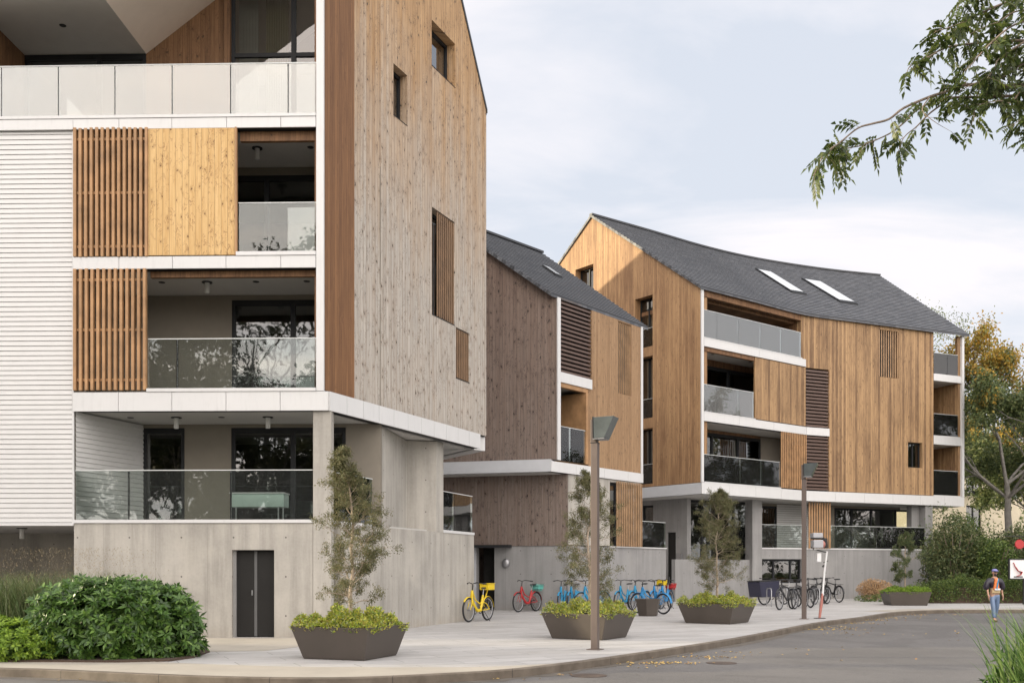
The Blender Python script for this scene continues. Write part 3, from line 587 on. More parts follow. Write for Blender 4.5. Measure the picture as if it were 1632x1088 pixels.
def on_roof(E, Rg, s, t, up=0):
    n = len(E)-1; i = min(int(s*n), n-1); f = s*n-i; e = lerp3(E[i], E[i+1], f); r = lerp3(Rg[i], Rg[i+1], f); q = lerp3(e, r, t); return (q[0], q[1], q[2]+up)
def roof_st(E, Rg, px, py):                             # spot on the roof seen at that place of the photograph
    best = None
    def err(s, t): q = on_roof(E, Rg, s, t); return (816+q[0]/q[1]*1600-px)**2+(908-(q[2]-HC)/q[1]*1600-py)**2
    c = (.5, .5); r = .5
    for _ in range(14):
        c = min(((c[0]+r*i/4, c[1]+r*j/4) for i in range(-4, 5) for j in range(-4, 5) if 0 <= c[0]+r*i/4 <= 1 and 0 <= c[1]+r*j/4 <= 1), key=lambda q: err(*q)); r *= .45
    return c
def skylight(B, E, Rg, corners):                        # corners: top left, top right, bottom right, bottom left
    st = [roof_st(E, Rg, *c) for c in corners]; s0 = (st[0][0]+st[3][0])/2; s1 = (st[1][0]+st[2][0])/2; t1 = (st[0][1]+st[1][1])/2; t0 = (st[2][1]+st[3][1])/2
    b = [on_roof(E, Rg, *q, -.02) for q in ((s0, t1), (s1, t1), (s1, t0), (s0, t0))]; t = [(q[0], q[1], q[2]+.13) for q in b]
    o = B.p(FW, MB().add(b+t, [(0, 1, 5, 4), (1, 2, 6, 5), (2, 3, 7, 6), (3, 0, 4, 7), (4, 5, 6, 7)]), 'skylight', 'frame', recalc=True)
    cx = [sum(q[i] for q in t)/4 for i in range(3)]; g = [tuple(cx[i]+(q[i]-cx[i])*.88+(.02 if i == 2 else 0) for i in range(3)) for q in t]
    B.p(FW, MB().add(g, [(0, 1, 2, 3)]), 'skylight_pane', 'skypane' if B is not b2 else 'skypane2', o)
M['skypane2'] = plain('dim_skylight_glass', (.22,.23,.23), .2, var=.05)
M['skypane'] = plain('skylight_glass', (.55, .57, .58), .12, var=.05)
skylight(b2, Ea, Ra, ((868, 427), (878, 431), (893, 443), (883, 440)))
b2.p(FW, MB().prism([(-8.2, 41.9), (-7.9, 41.9), (-2.2, 50), (-2.5, 50)], 0, 12.1).prism([(-2.5, 49.8), (-2.3, 50.1), (1.2, 48), (1.0, 47.7)], 0, 12.1), 'rear_wall', 'wood_b2a')

# ================================================================= building 3: the long bent block on the right
b3 = Bld('apartment_building', (14, 58, 0), 'long bent apartment block with golden boards and a steep slate roof, on the right')
F3g = Fr((-.5, 61.68), (9.32, 49.4)); F3a = Fr((9.32, 49.4), (15.97, 54.6)); F3b = Fr((15.97, 54.6), (26.75, 59.45))
g3 = lambda u: 15.5+.712*min(u, 15.73-u)
HG = [(6.52, 8.0, 16.0, 18.5), (11.19, 12.45, 13.2, 15.85), (11.19, 12.45, 9.5, 12.71), (11.19, 12.45, 6.08, 8.97)]
b3.p(F3g, wall(MB(), 0, 15.66, 5.93, g3, HG, 0, .5, (7.865,)), 'gable_wall', 'wood_b3g')
for h in HG: window(b3, F3g, h[0], h[1], h[2], h[3], .40, ((h[0]+h[1])/2,), fw=.05); b3.p(F3g, MB().box(h[0]+.02, h[1]-.02, .9, .95, h[2], h[3]), 'curtain', 'curtain')
for h in HG[1:]: railing(b3, F3g, h[0], h[1], h[2]+.02, h[2]+1.05, .32)
b3.p(F3a, MB().box(-.02, .13, -.05, .03, 5.93, 15.46), 'corner_fin', 'white')
A = F3a.U; Bq = F3b.U
top = b3.p(F3a, wall(MB(), 8.06, 8.43, 12.64, 15.46, [], 0, .3), 'side_wall', 'wood_b3')
b3.p(F3a, MB().box(4.12, 8.42, -.02, .08, 9.42, 12.60), 'sliding_panel', 'wood_b3')
b3.p(F3b, wall(MB(), .0, 9.4, 5.94, 15.46, [(-.01, 1.62, 5.9, 12.61), (5.24, 6.7, 12.53, 15.2), (7.42, 8.53, 7.5, 8.95)], 0, .3), 'side_wall', 'wood_b3')
louvre(b3, F3b, .03, 1.60, 9.42, 12.59, .02, 17); louvre(b3, F3b, .03, 1.60, 5.98, 8.97, .02, 16); b3.p(F3b, MB().box(0, 1.62, .2, .3, 5.9, 12.61), 'screen_backing', 'frame')
slats(b3, F3b, 5.26, 6.68, 12.55, 15.18, .02, 9, .065, .035, 'slat_mid', rails=False); b3.p(F3b, MB().box(5.2, 6.75, .29, .32, 12.5, 15.25), 'screen_backing', 'frame'); window(b3, F3b, 7.42, 8.53, 7.5, 8.95, .22, (8.0,), fw=.05)
slats(b3, F3a, A(1243.5), 8.42, 5.97, 8.94, -.08, 15, .075, .045, rails=False)
fascia(b3, F3a, .14, 8.39, 12.63, 13.03, -.06, [4.4]); fascia(b3, F3a, .14, 8.43, 8.95, 9.37, -.06, [2.8, 5.6]); fascia(b3, F3b, .02, 1.61, 8.95, 9.37, -.06)
fascia(b3, F3g, -.1, 15.75, 5.36, 5.90, -.06, mat='grey_metal'); fascia(b3, F3a, -.05, 8.44, 5.36, 5.91, -.08, [2, 4.1, 6.2]); fascia(b3, F3b, .0, 11.78, 5.36, 5.91, -.08, [2, 4.1, 6.2, 8.3, 10.2])
b3.p(F3a, MB().box(.14, 8.05, -.07, .1, 13.032, 13.075).box(.14, 4.1, -.07, .1, 9.372, 9.42).box(.14, 6.19, -.09, .1, 5.912, 5.965), 'ledge', 'white')
Js = [A(p) for p in (1142, 1177, 1212, 1245)]
railing(b3, F3a, .15, 8.0, 13.08, 14.42, -.02, Js, 'rail_skywhite', .02); railing(b3, F3a, .15, 4.0, 9.42, 10.75, -.02, Js[:2], 'rail_skywhite', .02); railing(b3, F3a, .15, 6.18, 5.97, 7.30, -.02, [A(p) for p in (1180, 1213)])
b3.p(F3a, MB().box(.14, 8.05, .02, .2, 15.1, 15.46).box(.14, 4.1, .02, .2, 12.42, 12.625), 'lintel', 'terrace_wood')
bwm = MB(); wall(bwm, 0, A(1262, 2), 5.9, 15.3, [(A(1122, 2), A(1244, 2), 13.04, 15.0), (A(1122, 2), A(1213, 2), 9.4, 12.3), (A(1122, 2), A(1211, 2), 5.95, 8.8)], 2.0, 2.2); bwm.box(8.07, 8.2, .31, 2.0, 12.64, 15.3); b3.p(F3a, bwm, 'loggia_wall', 'terrace_wood')
b3.p(F3a, MB().box(A(1214, 2), A(1214, 2)+.15, .1, 2.0, 9.4, 12.6).box(A(1211, 2)+.02, A(1262, 2), 1.94, 1.99, 5.95, 8.93), 'loggia_wall', 'plaster_dark')
window(b3, F3a, A(1122, 2), A(1244, 2), 13.04, 15.0, 1.95, [A(p, 2) for p in (1128, 1157.5, 1191, 1220)], fw=.12); window(b3, F3a, A(1122, 2), A(1213, 2), 9.4, 12.3, 1.95, [A(1160, 2)], fw=.11); window(b3, F3a, A(1122, 2), A(1211, 2), 5.95, 8.8, 1.95, [A(1134, 2), A(1175, 2)], fw=.10)
for (x0, x1) in ((A(1160, 2.4), A(1173, 2.4)),):
    cu = MB()
    for i in range(16): a = x0+(x1-x0)*i/16; b = x0+(x1-x0)*(i+1)/16; cu.add([(a, 2.4+.05*(i % 2), 6), (b, 2.4+.05*((i+1) % 2), 6), (b, 2.4+.05*((i+1) % 2), 8.7), (a, 2.4+.05*(i % 2), 8.7)], [(0, 1, 2, 3)], True)
    b3.p(F3a, cu, 'curtain', 'curtain')
fs = MB(); fp = [(9.3, 50.0), (16, 55.2), (24.3, 59.0), (22.5, 66), (2, 64), (.2, 61.9)]
for z0, z1 in ((5.38, 5.88), (8.97, 9.35), (12.65, 13.02)): fs.prism(fp, z0, z1)
b3.p(FW, fs, 'floor_slab', 'plaster'); b3.p(FW, MB().prism(fp, 15.0, 15.2), 'attic_floor', 'terrace_wood')
b3.p(FW, MB().prism([(24.3, 59.0), (24.7, 59.2), (21.6, 66.3), (21.2, 66.1)], 5.9, 15.3).prism([(.0, 62), (21.4, 66.3), (21.4, 66.6), (-.2, 62.3)], 0, 15.3), 'rear_wall', 'wood_b3')
for a, z in ((2, 12.64), (5, 12.64)): downlight(b3, F3a, a, z, 1.0)
# end balconies
for z0, z1 in ((8.93, 9.40), (12.63, 13.0)): fascia(b3, F3b, 9.405, 11.6, z0, z1, -.03, back=2.4, mat='white')
for z0, z1 in ((5.98, 7.40), (9.46, 10.70), (13.05, 14.25)): railing(b3, F3b, 9.41, 11.35, z0, z1, .0, (10.5,))
b3.p(F3b, MB().box(9.41, 11.5, -.05, .05, 5.915, 5.97).box(9.41, 11.5, -.02, .08, 9.402, 9.45).box(9.41, 11.5, -.02, .08, 13.002, 13.04), 'ledge', 'white')
b3.p(F3b, MB().box(11.6, 11.77, -.09, .25, 5.92, 15.42), 'corner_fin', 'white'); b3.p(F3b, MB().box(9.4, 11.7, .25, 2.5, 5.4, 5.86), 'floor_slab', 'plaster')
b3.p(F3b, MB().box(11.45, 11.598, .06, 2.6, 5.9, 8.92).box(11.45, 11.598, .06, 2.6, 9.41, 12.62).box(9.2, 11.44, 2.3, 2.5, 5.9, 8.9).box(9.2, 11.44, 2.3, 2.5, 9.41, 12.62).box(9.3, 9.4, .31, 2.3, 5.95, 15.2).box(11.35, 11.597, .05, .2, 13.0, 15.4), 'loggia_wall', 'wood_b3')
# roof: concave ridge over concave eaves
Rr = [(4.35, 55.45, 21.2), (7.96, 58.15, 21.2), (11.1, 60.6, 21.2), (13.6, 62.3, 21.2), (16.1, 63.7, 21.2), (19.2, 65.1, 21.2), (21.6, 66.0, 21.2), (24.5, 66.9, 21.2)]
Ee = smoothline([(9.25, 49.2, 15.5), (12.5, 51.7, 15.5), (15.9, 54.35, 15.5), (19.6, 56.05, 15.5), (23.3, 57.7, 15.5), (27.05, 59.35, 15.5)], 4)
frs = [i/24 for i in range(25)]; Ec, _ = resample(Ee, frs); Rc, _ = resample(smoothline(Rr, 4), frs)
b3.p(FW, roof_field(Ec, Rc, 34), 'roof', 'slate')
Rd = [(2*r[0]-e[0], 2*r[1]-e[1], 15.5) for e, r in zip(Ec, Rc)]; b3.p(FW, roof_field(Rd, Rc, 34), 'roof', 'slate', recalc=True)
rc = MB()
for a, b in zip(Rc[:-1], Rc[1:]): rc.bar((a[0], a[1], a[2]+.03), (b[0], b[1], b[2]+.03), .24, .10)
b3.p(FW, rc, 'ridge_cap', 'roof_edge')
skylight(b3, Ec, Rc, ((1207, 431), (1224, 433), (1285, 470), (1262, 468))); skylight(b3, Ec, Rc, ((1285, 447), (1307, 449), (1361, 484), (1337, 484)))
# ground floor of the bent block
b3.p(FW, MB().prism([(.2, 62), (9.4, 49.6), (16, 54.9), (26.6, 59.7), (22.5, 66), (2, 64)], 5.345, 5.375), 'soffit', 'plaster')
def PG(px, Y): return ((px-816)/1600*Y, Y)
FK = Fr(PG(985, 56.0), PG(1095, 52.2)); k0, k1 = FK.U(1063.5), FK.U(1077); k2, k3 = FK.U(1023), FK.U(1041)
b3.p(FK, wall(MB(), 0, FK.L, 0, 5.34, [(k0, k1, -.01, 3.6), (k2, k3, 2.7, 5.1)], 0, .3), 'entrance_wall', 'concrete2')
do = b3.p(FK, MB().box(k0, k1, .08, .14, 0, 3.58), 'door', 'door'); b3.p(FK, MB().box(k0+.08, k0+.11, .04, .078, .95, 1.25), 'handle', 'steel', do)
window(b3, FK, k2, k3, 2.7, 5.1, .1); b3.p(FK, MB().box(FK.U(1080), FK.U(1088), -.10, -.002, 1.95, 2.45), 'intercom', 'steel')
FL = Fr(PG(1076, 51.0), PG(1121, 52.2)); FM = Fr(PG(1121, 52.2), PG(1203, 53.8)); FWn = Fr(PG(1096, 53.3), PG(1193, 55.4)); FH = Fr(PG(1211, 54.0), F3b.W(8.77, .02))
b3.p(FL, MB().box(0, FL.L, 0, .25, 0, 2.15), 'concrete_base', 'concrete2'); b3.p(FM, MB().box(0, FM.L, 0, .25, 0, 2.15), 'concrete_base', 'concrete2')
window(b3, FWn, 0, FWn.L, 2.1, 5.34, 0, [1.0, 1.05+1.0, 3.2], fw=.09)
b3.p(FH, MB().box(-.72, -.36, -.35, .3, 0, 5.34).box(-.358, -.001, -.20, .3, 0, 5.34), 'column', 'concrete2')
w0, w1 = .1, FH.U(1278)
b3.p(FH, wall(MB(), 0, FH.L, 0, 2.74, [(w0, w1, .9, 2.2)], 0, .25), 'concrete_base', 'concrete2'); window(b3, FH, w0, w1, .9, 2.2, .15, [1.0, 2.1])
b3.p(FH, MB().box(0, FH.L-.3, -.03, .26, 2.742, 2.81), 'ledge', 'white')
s0, s1 = FH.U(1287.5), FH.U(1322); slats(b3, FH, s0, s1, 2.79, 5.34, -.1, 9, .09, .05, rails=False)
railing(b3, FH, .02, s0-.03, 2.82, 4.05, .03, ()); railing(b3, FH, s1+.03, FH.U(1474), 2.82, 4.05, .03, (FH.U(1398),))
b3.p(FH, MB().box(FH.U(1453, .5), FH.U(1474, .5), .5, .9, 2.8, 5.34).box(FH.U(1475), FH.U(1486.5), -.0, .5, 0, 5.34), 'column', 'concrete2')
xm = FH.U(1237, 2); wk = MB(); wall(wk, -.5, FH.L, 2.78, 5.34, [(.05, xm, 2.8, 5.2), (FH.U(1330, 2), FH.U(1453, 2), 2.8, 5.2)], 2.0, 2.2); b3.p(FH, wk, 'loggia_wall', 'plaster_dark')
sd = MB(); z = 2.82
while z < 5.2: sd.add([(xm+.02, 1.93, z), (s1+.2, 1.93, z), (s1+.2, 1.97, z+.11), (xm+.02, 1.97, z+.11)], [(0, 1, 2, 3)]); z += .125
b3.p(FH, sd, 'cladding', 'siding'); window(b3, FH, .05, xm, 2.8, 5.2, 1.96, [.5]); window(b3, FH, FH.U(1330, 2), FH.U(1453, 2), 2.8, 5.2, 1.96, [FH.U(p, 2) for p in (1357, 1388, 1427)])
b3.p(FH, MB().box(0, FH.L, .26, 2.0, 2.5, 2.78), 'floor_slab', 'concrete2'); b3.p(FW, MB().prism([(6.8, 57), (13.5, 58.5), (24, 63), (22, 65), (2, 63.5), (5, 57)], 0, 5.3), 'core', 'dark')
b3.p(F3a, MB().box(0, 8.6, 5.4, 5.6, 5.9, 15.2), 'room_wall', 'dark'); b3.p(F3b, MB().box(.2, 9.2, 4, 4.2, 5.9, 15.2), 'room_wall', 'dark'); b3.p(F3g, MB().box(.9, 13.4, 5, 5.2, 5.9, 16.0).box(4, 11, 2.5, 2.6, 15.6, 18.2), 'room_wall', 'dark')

# ================================================================= ground
KP = [(0,1065),(75,1067),(250,1075),(392,1079.5),(560,1080),(720,1073),(813,1067),(895,1058),(1019,1041),(1180,1016),(1305,992),(1374,983),(1429,975),(1485,972),(1560,971.3)]
kp = [G(*p) for p in KP]; kp = [(p.x, p.y) for p in kp]; kp = smoothline([(-26, 21.6), (-20, 19.6), (-15, 18.1), (-11.3, 17.05)]+kp+[(26, 40.6), (44, 41.5)], 6)
def offset(line, d):
    out = []
    for i, p in enumerate(line):
        a = line[max(i-1, 0)]; b = line[min(i+1, len(line)-1)]; L = math.hypot(b[0]-a[0], b[1]-a[1]); out.append((p[0]-(b[1]-a[1])/L*d, p[1]+(b[0]-a[0])/L*d))
    return out
def ground_mats():
    t = NT('asphalt'); t.obj(); a = t.noise(t.co, .35, 6, .6); b = t.noise(t.co, 90, 3, .7); c = t.noise(t.co, 6, 5, .6)
    col = t.mix(t.ramp(a, .35, .65), (.135, .128, .122), (.100, .095, .091)); col = t.mix(t.m_('MULTIPLY', t.ramp(b, .48, .72), .6), col, (.28, .265, .25)); col = t.mix(t.m_('MULTIPLY', t.ramp(c, .5, .8), .35), col, (.085, .08, .078))
    vo = t.n('ShaderNodeTexVoronoi', {'Vector': t.noise(t.co, .9, 3, .5, 0, 1), 'Scale': 2.2}, feature='DISTANCE_TO_EDGE'); crk = t.m_('LESS_THAN', vo.outputs['Distance'], .006)
    col = t.mix(t.m_('MULTIPLY', crk, .35), col, (.05, .048, .045))
    pt = t.noise(t.co, .16, 3, .5, 1.5); col = t.mix(t.m_('MULTIPLY', t.ramp(pt, .52, .56), .30), col, (.075, .07, .066)); st = t.noise(t.comb(t.m_('MULTIPLY', t.tc.outputs['Object'], 1.0), 0, 0), 1.0, 2) if 0 else pt
    M['asphalt'] = t.done(t.bsdf(col, .75, bump=t.m_('ADD', b, t.m_('MULTIPLY', c, .4)), bstr=.5, bdist=.012))
    t = NT('plaza_paving'); t.obj(); mp = t.n('ShaderNodeMapping', {'Vector': t.co, 'Rotation': (0, 0, R(-24))}).outputs[0]; p = t.n('ShaderNodeSeparateXYZ', {0: mp}).outputs
    br = t.n('ShaderNodeTexBrick', {'Vector': mp, 'Color1': (.46, .45, .44, 1), 'Color2': (.39, .38, .37, 1), 'Mortar': (.17, .165, .16, 1), 'Scale': 1.0, 'Mortar Size': .009, 'Brick Width': 1.8, 'Row Height': .62, 'Bias': -.2})
    a = t.noise(t.comb(t.m_('MULTIPLY', p[0], .35), t.m_('MULTIPLY', p[1], 2.2), 0), 1.0, 6, .6); b = t.noise(t.co, 8, 5, .65)
    col = t.mix(t.m_('MULTIPLY', t.ramp(a, .46, .60), .5), br.outputs[0], (.29, .28, .27)); col = t.mix(t.m_('MULTIPLY', t.ramp(b, .55, .8), .4), col, (.26, .25, .24))
    sp = t.noise(t.co, .8, 6, .7, .8); col = t.mix(t.m_('MULTIPLY', t.ramp(sp, .54, .66), .30), col, (.27, .25, .225)); dk = t.noise(t.co, 3.0, 4, .7); col = t.mix(t.m_('MULTIPLY', t.ramp(dk, .66, .72), .35), col, (.17, .16, .15))
    M['paving'] = t.done(t.bsdf(col, .62, bump=b, bstr=.12, bdist=.01))
    t = NT('pavement_concrete'); t.obj(); a = t.noise(t.co, 1.2, 6, .6); b = t.noise(t.co, 40, 3, .6)
    col = t.mix(t.ramp(a, .3, .7), (.40, .365, .31), (.33, .30, .255)); col = t.mix(t.m_('MULTIPLY', t.ramp(b, .5, .8), .3), col, (.22, .2, .17)); M['pavement'] = t.done(t.bsdf(col, .8, bump=b, bstr=.15, bdist=.01))
    t = NT('kerb_stone'); k_ = t.obj(); a = t.noise(t.co, 2.5, 6, .65); col = t.mix(t.ramp(a, .3, .7), (.17, .14, .11), (.085, .068, .05)); jn = t.m_('LESS_THAN', t.m_('FRACT', t.m_('DIVIDE', k_[0], 1.8)), .007); col = t.mix(t.m_('MULTIPLY', jn, .8), col, (.03, .026, .022)); b2_ = t.n('ShaderNodeTexWhiteNoise', {'W': t.m_('FLOOR', t.m_('DIVIDE', k_[0], 1.8))}, noise_dimensions='1D').outputs['Value']; col = t.mix(t.m_('MULTIPLY', b2_, .12), col, (.14, .12, .10)); M['kerb'] = t.done(t.bsdf(col, .8, bump=a, bstr=.3, bdist=.02))
    t = NT('soil'); t.obj(); a = t.noise(t.co, 12, 6, .7); col = t.mix(a, (.10, .065, .045), (.045, .03, .022)); M['soil'] = t.done(t.bsdf(col, .95, bump=a, bstr=.8, bdist=.04))
    t = NT('grassland'); t.obj(); a = t.noise(t.co, .5, 6, .7); col = t.mix(a, (.05, .07, .025), (.10, .09, .05)); M['grassland'] = t.done(t.bsdf(col, .95))
ground_mats()
def strip(a, b, z, mat, name, up=True):
    m = MB(); n = len(a); m.v = [(p[0], p[1], z) for p in a]+[(p[0], p[1], z) for p in b]; m.f = [(i, i+1, n+i+1, n+i) for i in range(n-1)]; m.sm = [False]*(n-1)
    return tag(m.build(name, M[mat]), kind='structure')
RZ = -.13
m = MB().add([(-900, -900, RZ-.02), (900, -900, RZ-.02), (900, 1500, RZ-.02), (-900, 1500, RZ-.02)], [(0, 1, 2, 3)]); tag(m.build('ground', M['grassland']), kind='structure')
m = MB().add([(-60, -7, RZ), (60, -7, RZ), (60, 46, RZ), (-60, 46, RZ)], [(0, 1, 2, 3)]); tag(m.build('road', M['asphalt']), kind='structure')
k15 = offset(kp, .15)
tag(MB().prism([*k15, (60, 42), (60, 75), (-60, 75), (-60, 25)], RZ-.01, 0).build('plaza', M['paving']), kind='structure')
kb = MB(); n = len(kp)
for a, b in ((kp, k15),):
    kb.v = [(p[0], p[1], RZ-.01) for p in a]+[(p[0], p[1], .004-.012) for p in a]+[(p[0]*.9+q[0]*.1, p[1]*.9+q[1]*.1, .006) for p, q in zip(a, b)]+[(p[0], p[1], .006) for p in b]
    for r in range(3): kb.f += [(r*n+i, r*n+i+1, (r+1)*n+i+1, (r+1)*n+i) for i in range(n-1)]
    kb.sm = [False]*len(kb.f)
tag(kb.build('kerb', M['kerb']), kind='structure')
t = NT('gutter_dirt'); t.obj(); a = t.noise(t.co, 3.0, 6, .7); b = t.noise(t.co, 40, 3, .7); col = t.mix(t.ramp(a, .35, .7), (.085, .075, .062), (.14, .125, .11)); col = t.mix(t.m_('MULTIPLY', t.ramp(b, .5, .7), .5), col, (.22, .17, .10)); M['gutter'] = t.done(t.bsdf(col, .85, bump=b, bstr=.4, bdist=.01))
gi = [i*.9+.18 for i in range(0)]; go_ = []
for i, p in enumerate(kp): go_.append(offset(kp, -(.22+.09*math.sin(i*.9)+.05*math.sin(i*2.3)))[i])
strip(go_, offset(kp, -.002), RZ+.004, 'gutter', 'gutter')
# the warm concrete pavement strip along the kerb, narrowing towards the lamp
ia = [i for i, p in enumerate(kp) if p[0] < 1.2]; ln = [kp[i] for i in ia]
wd = [min(1.75, max(.16, (1.2-p[0])*.55)) for p in ln]
inn = [(offset(kp, w_)[i]) for i, w_ in zip(ia, wd)]
strip(offset(kp, .155)[:len(ia)], inn, .005, 'pavement', 'pavement')
ia = [i for i, p in enumerate(kp) if p[0] > 14.5]; strip([offset(kp, .155)[i] for i in ia], [offset(kp, 1.3)[i] for i in ia], .005, 'pavement', 'pavement')
m = MB().add([(-7.6, 19.3, .004), (-4.9, 19.9, .004), (-3.9, 22.2, .004), (-4.2, 23.79, .004), (-8.3, 23.85, .004)], [(0, 1, 2, 3, 4)]); tag(m.build('path', M['pavement']), kind='structure')

# ================================================================= vegetation helpers
M['bark'] = plain('bark', (.20, .155, .12), .9, var=.35, scale=9); M['bark_pale'] = plain('pale_bark', (.36, .29, .22), .85, var=.3, scale=12); M['bark_grey'] = plain('grey_bark', (.21, .195, .175), .9, var=.35, scale=2.5)
M['lf_olive'] = leafmat('olive_leaf', [(.075,.085,.040), (.13,.14,.060), (.17,.165,.075), (.21,.17,.09)], .3)
M['lf_rhodo'] = leafmat('glossy_dark_leaf', [(.025,.055,.012), (.05,.11,.02), (.085,.17,.03), (.15,.25,.05)], .22, .38, .45)
M['lf_bright'] = leafmat('bright_green_leaf', [(.10,.17,.02), (.20,.32,.035), (.32,.45,.06)], .3)
M['lf_cover'] = leafmat('groundcover_leaf', [(.12,.19,.02), (.32,.40,.05), (.55,.55,.09), (.36,.27,.08)], .3)
M['lf_cover2'] = leafmat('sage_groundcover_leaf', [(.18,.23,.09), (.33,.38,.17), (.48,.48,.27)], .3)
M['lf_grass'] = leafmat('grass_blade', [(.06,.10,.035), (.12,.17,.06), (.20,.21,.11)], .3)
M['lf_strap'] = leafmat('strap_leaf', [(.03,.07,.02), (.07,.14,.035), (.15,.24,.07), (.28,.36,.14)], .3, .4)
M['lf_hedge'] = leafmat('hedge_leaf', [(.04,.075,.018), (.09,.14,.035), (.17,.22,.05)], .25)
M['lf_shrub'] = leafmat('shrub_leaf', [(.035,.055,.022), (.075,.105,.04), (.12,.155,.06), (.19,.18,.075)], .25)
M['lf_tree'] = leafmat('tree_leaf', [(.055,.08,.032), (.095,.13,.05), (.15,.19,.07), (.22,.23,.09)], .35)
M['lf_autumn'] = leafmat('autumn_leaf', [(.26,.25,.07), (.46,.34,.07), (.58,.32,.05), (.24,.26,.09)], .4)
M['lf_near'] = leafmat('overhead_leaf', [(.030,.050,.016), (.055,.085,.022), (.090,.12,.03), (.12,.15,.04)], .42, .4)
M['lf_tan'] = leafmat('dry_flower', [(.42,.27,.14), (.55,.38,.22), (.33,.20,.10)], .2, .8)
M['lf_mirror'] = leafmat('far_leaf', [(.030,.042,.018), (.06,.075,.03), (.10,.10,.04)], .25)
M['lf_fallen'] = leafmat('fallen_leaf', [(.45,.30,.08), (.55,.40,.16), (.35,.19,.07)], .1, .8)
def nrm(a): return a/np.maximum(np.linalg.norm(a, axis=1, keepdims=True), 1e-9)
def leaves(name, P, D, L, W, mat, parent=None, N=None, fold=.15, droop=0.0):
    n = len(P); D = nrm(D); N = rng.normal(size=(n, 3)) if N is None else N
    S = nrm(np.cross(D, N)); U_ = np.cross(S, D); L = np.broadcast_to(np.asarray(L, float), (n,))[:, None]; W = np.broadcast_to(np.asarray(W, float), (n,))[:, None]
    v = np.stack([P, P+D*L*.45+S*W*.5+U_*W*fold, P+D*L+np.array([0, 0, -1.])*L*droop, P+D*L*.45-S*W*.5+U_*W*fold], 1).reshape(-1, 3)
    i = np.arange(n)*4; tri = np.stack([i, i+1, i+2, i, i+2, i+3], 1).reshape(-1)
    me = bpy.data.meshes.new(name); me.vertices.add(n*4); me.vertices.foreach_set('co', v.astype(np.float32).ravel()); me.loops.add(n*6); me.loops.foreach_set('vertex_index', tri.astype(np.int32))
    me.polygons.add(n*2); me.polygons.foreach_set('loop_start', np.arange(n*2, dtype=np.int32)*3); me.polygons.foreach_set('loop_total', np.full(n*2, 3, np.int32)); me.update(calc_edges=True); me.validate()
    o = bpy.data.objects.new(name, me); sc.collection.objects.link(o); me.materials.append(M[mat])
    if parent: o.parent = parent
    return o
def bumpy(D, seed, amp=.14, f=3.0):
    r = np.random.default_rng(seed); s = np.zeros(len(D))
    for k in range(7): a = r.normal(size=3); a = a/np.linalg.norm(a)*f*r.uniform(.6, 1.7); s += np.sin(D@a*1.0+r.uniform(0, 6.28))
    return 1+amp*s/2.6
def sphere(n): return nrm(rng.normal(size=(n, 3)))
def whorls(name, c, rad, n, per, L, W, mat, parent, seed, flat=.0, tilt=(.15, .75), box=2.0, amp=.14):
    """leaf rosettes over a bumpy crown: rad=(x,y,z) half sizes; box>2 squares the outline"""
    D = sphere(int(n*1.7)); D = D[D[:, 2] > -.62][:n]
    q = (np.abs(D)**box).sum(1)**(-1/box)
    sh = rng.choice([1.10, 1.0, .93, .82, .68], len(D), p=[.05, .45, .25, .15, .10])+rng.normal(0, .03, len(D))
    P = D*(q*bumpy(D, seed, amp, 4.5 if amp > .2 else 3)*sh)[:, None]*np.array(rad)+np.array(c); P[:, 2] = np.maximum(P[:, 2], c[2]-rad[2]*.97+.03)
    Nn = nrm(D/np.array(rad)+np.array([0, 0, .35])/min(rad)+rng.normal(0, .35, D.shape)/min(rad))
    PP, DD, NN = [], [], []
    for k in range(per):
        a = 2*np.pi*k/per+rng.uniform(-.3, .3, len(D)); t1 = nrm(np.cross(Nn, np.array([.31, .2, .93]))); t2 = np.cross(Nn, t1); ti = rng.uniform(*tilt, len(D))[:, None]
        d = (t1*np.cos(a)[:, None]+t2*np.sin(a)[:, None])+Nn*ti; PP.append(P+d*.01); DD.append(d); NN.append(Nn)
    m = len(D)*per; szr = np.tile(rng.uniform(.65, 1.2, len(D)), per); return leaves(name, np.concatenate(PP), np.concatenate(DD), szr*rng.uniform(.75, 1.15, m)*L, rng.uniform(.75, 1.15, m)*W, mat, parent, np.concatenate(NN), .12, .12)
def branch(rs, segs, tips, p, d, L, r, lv, maxlv, kids=(4, 6), ang=(28, 62), up=.15, wob=.12, lr=(.45, .72), t0=.3):
    pts = [Vector(p)]; d = Vector(d).normalized(); n = 5
    for i in range(n):
        d = (d+Vector((rs.gauss(0, wob), rs.gauss(0, wob), rs.gauss(0, wob)+up*.25))).normalized(); pts.append(pts[-1]+d*L/n)
    rad = [r*(1-.72*i/n) for i in range(n+1)]; segs.append((pts, rad, lv))
    if lv >= maxlv: tips.append((pts, lv)); return
    k = rs.randint(*kids)
    for j in range(k):
        t = t0+(1-t0)*(j+rs.random())/k; i = min(int(t*n), n-1); q = pts[i].lerp(pts[i+1], t*n-i); dd = (pts[i+1]-pts[i]).normalized()
        a = dd.orthogonal().normalized(); a.rotate(Matrix.Rotation(rs.uniform(0, 6.283), 3, dd)); an = R(rs.uniform(*ang)); nd = dd*math.cos(an)+a*math.sin(an); nd.z += up
        branch(rs, segs, tips, q, nd, L*rs.uniform(*lr)*(1.15-.5*t), r*.5*(1.1-.5*t), lv+1, maxlv, kids, ang, up, wob, lr)
    tips.append((pts[3:], lv))
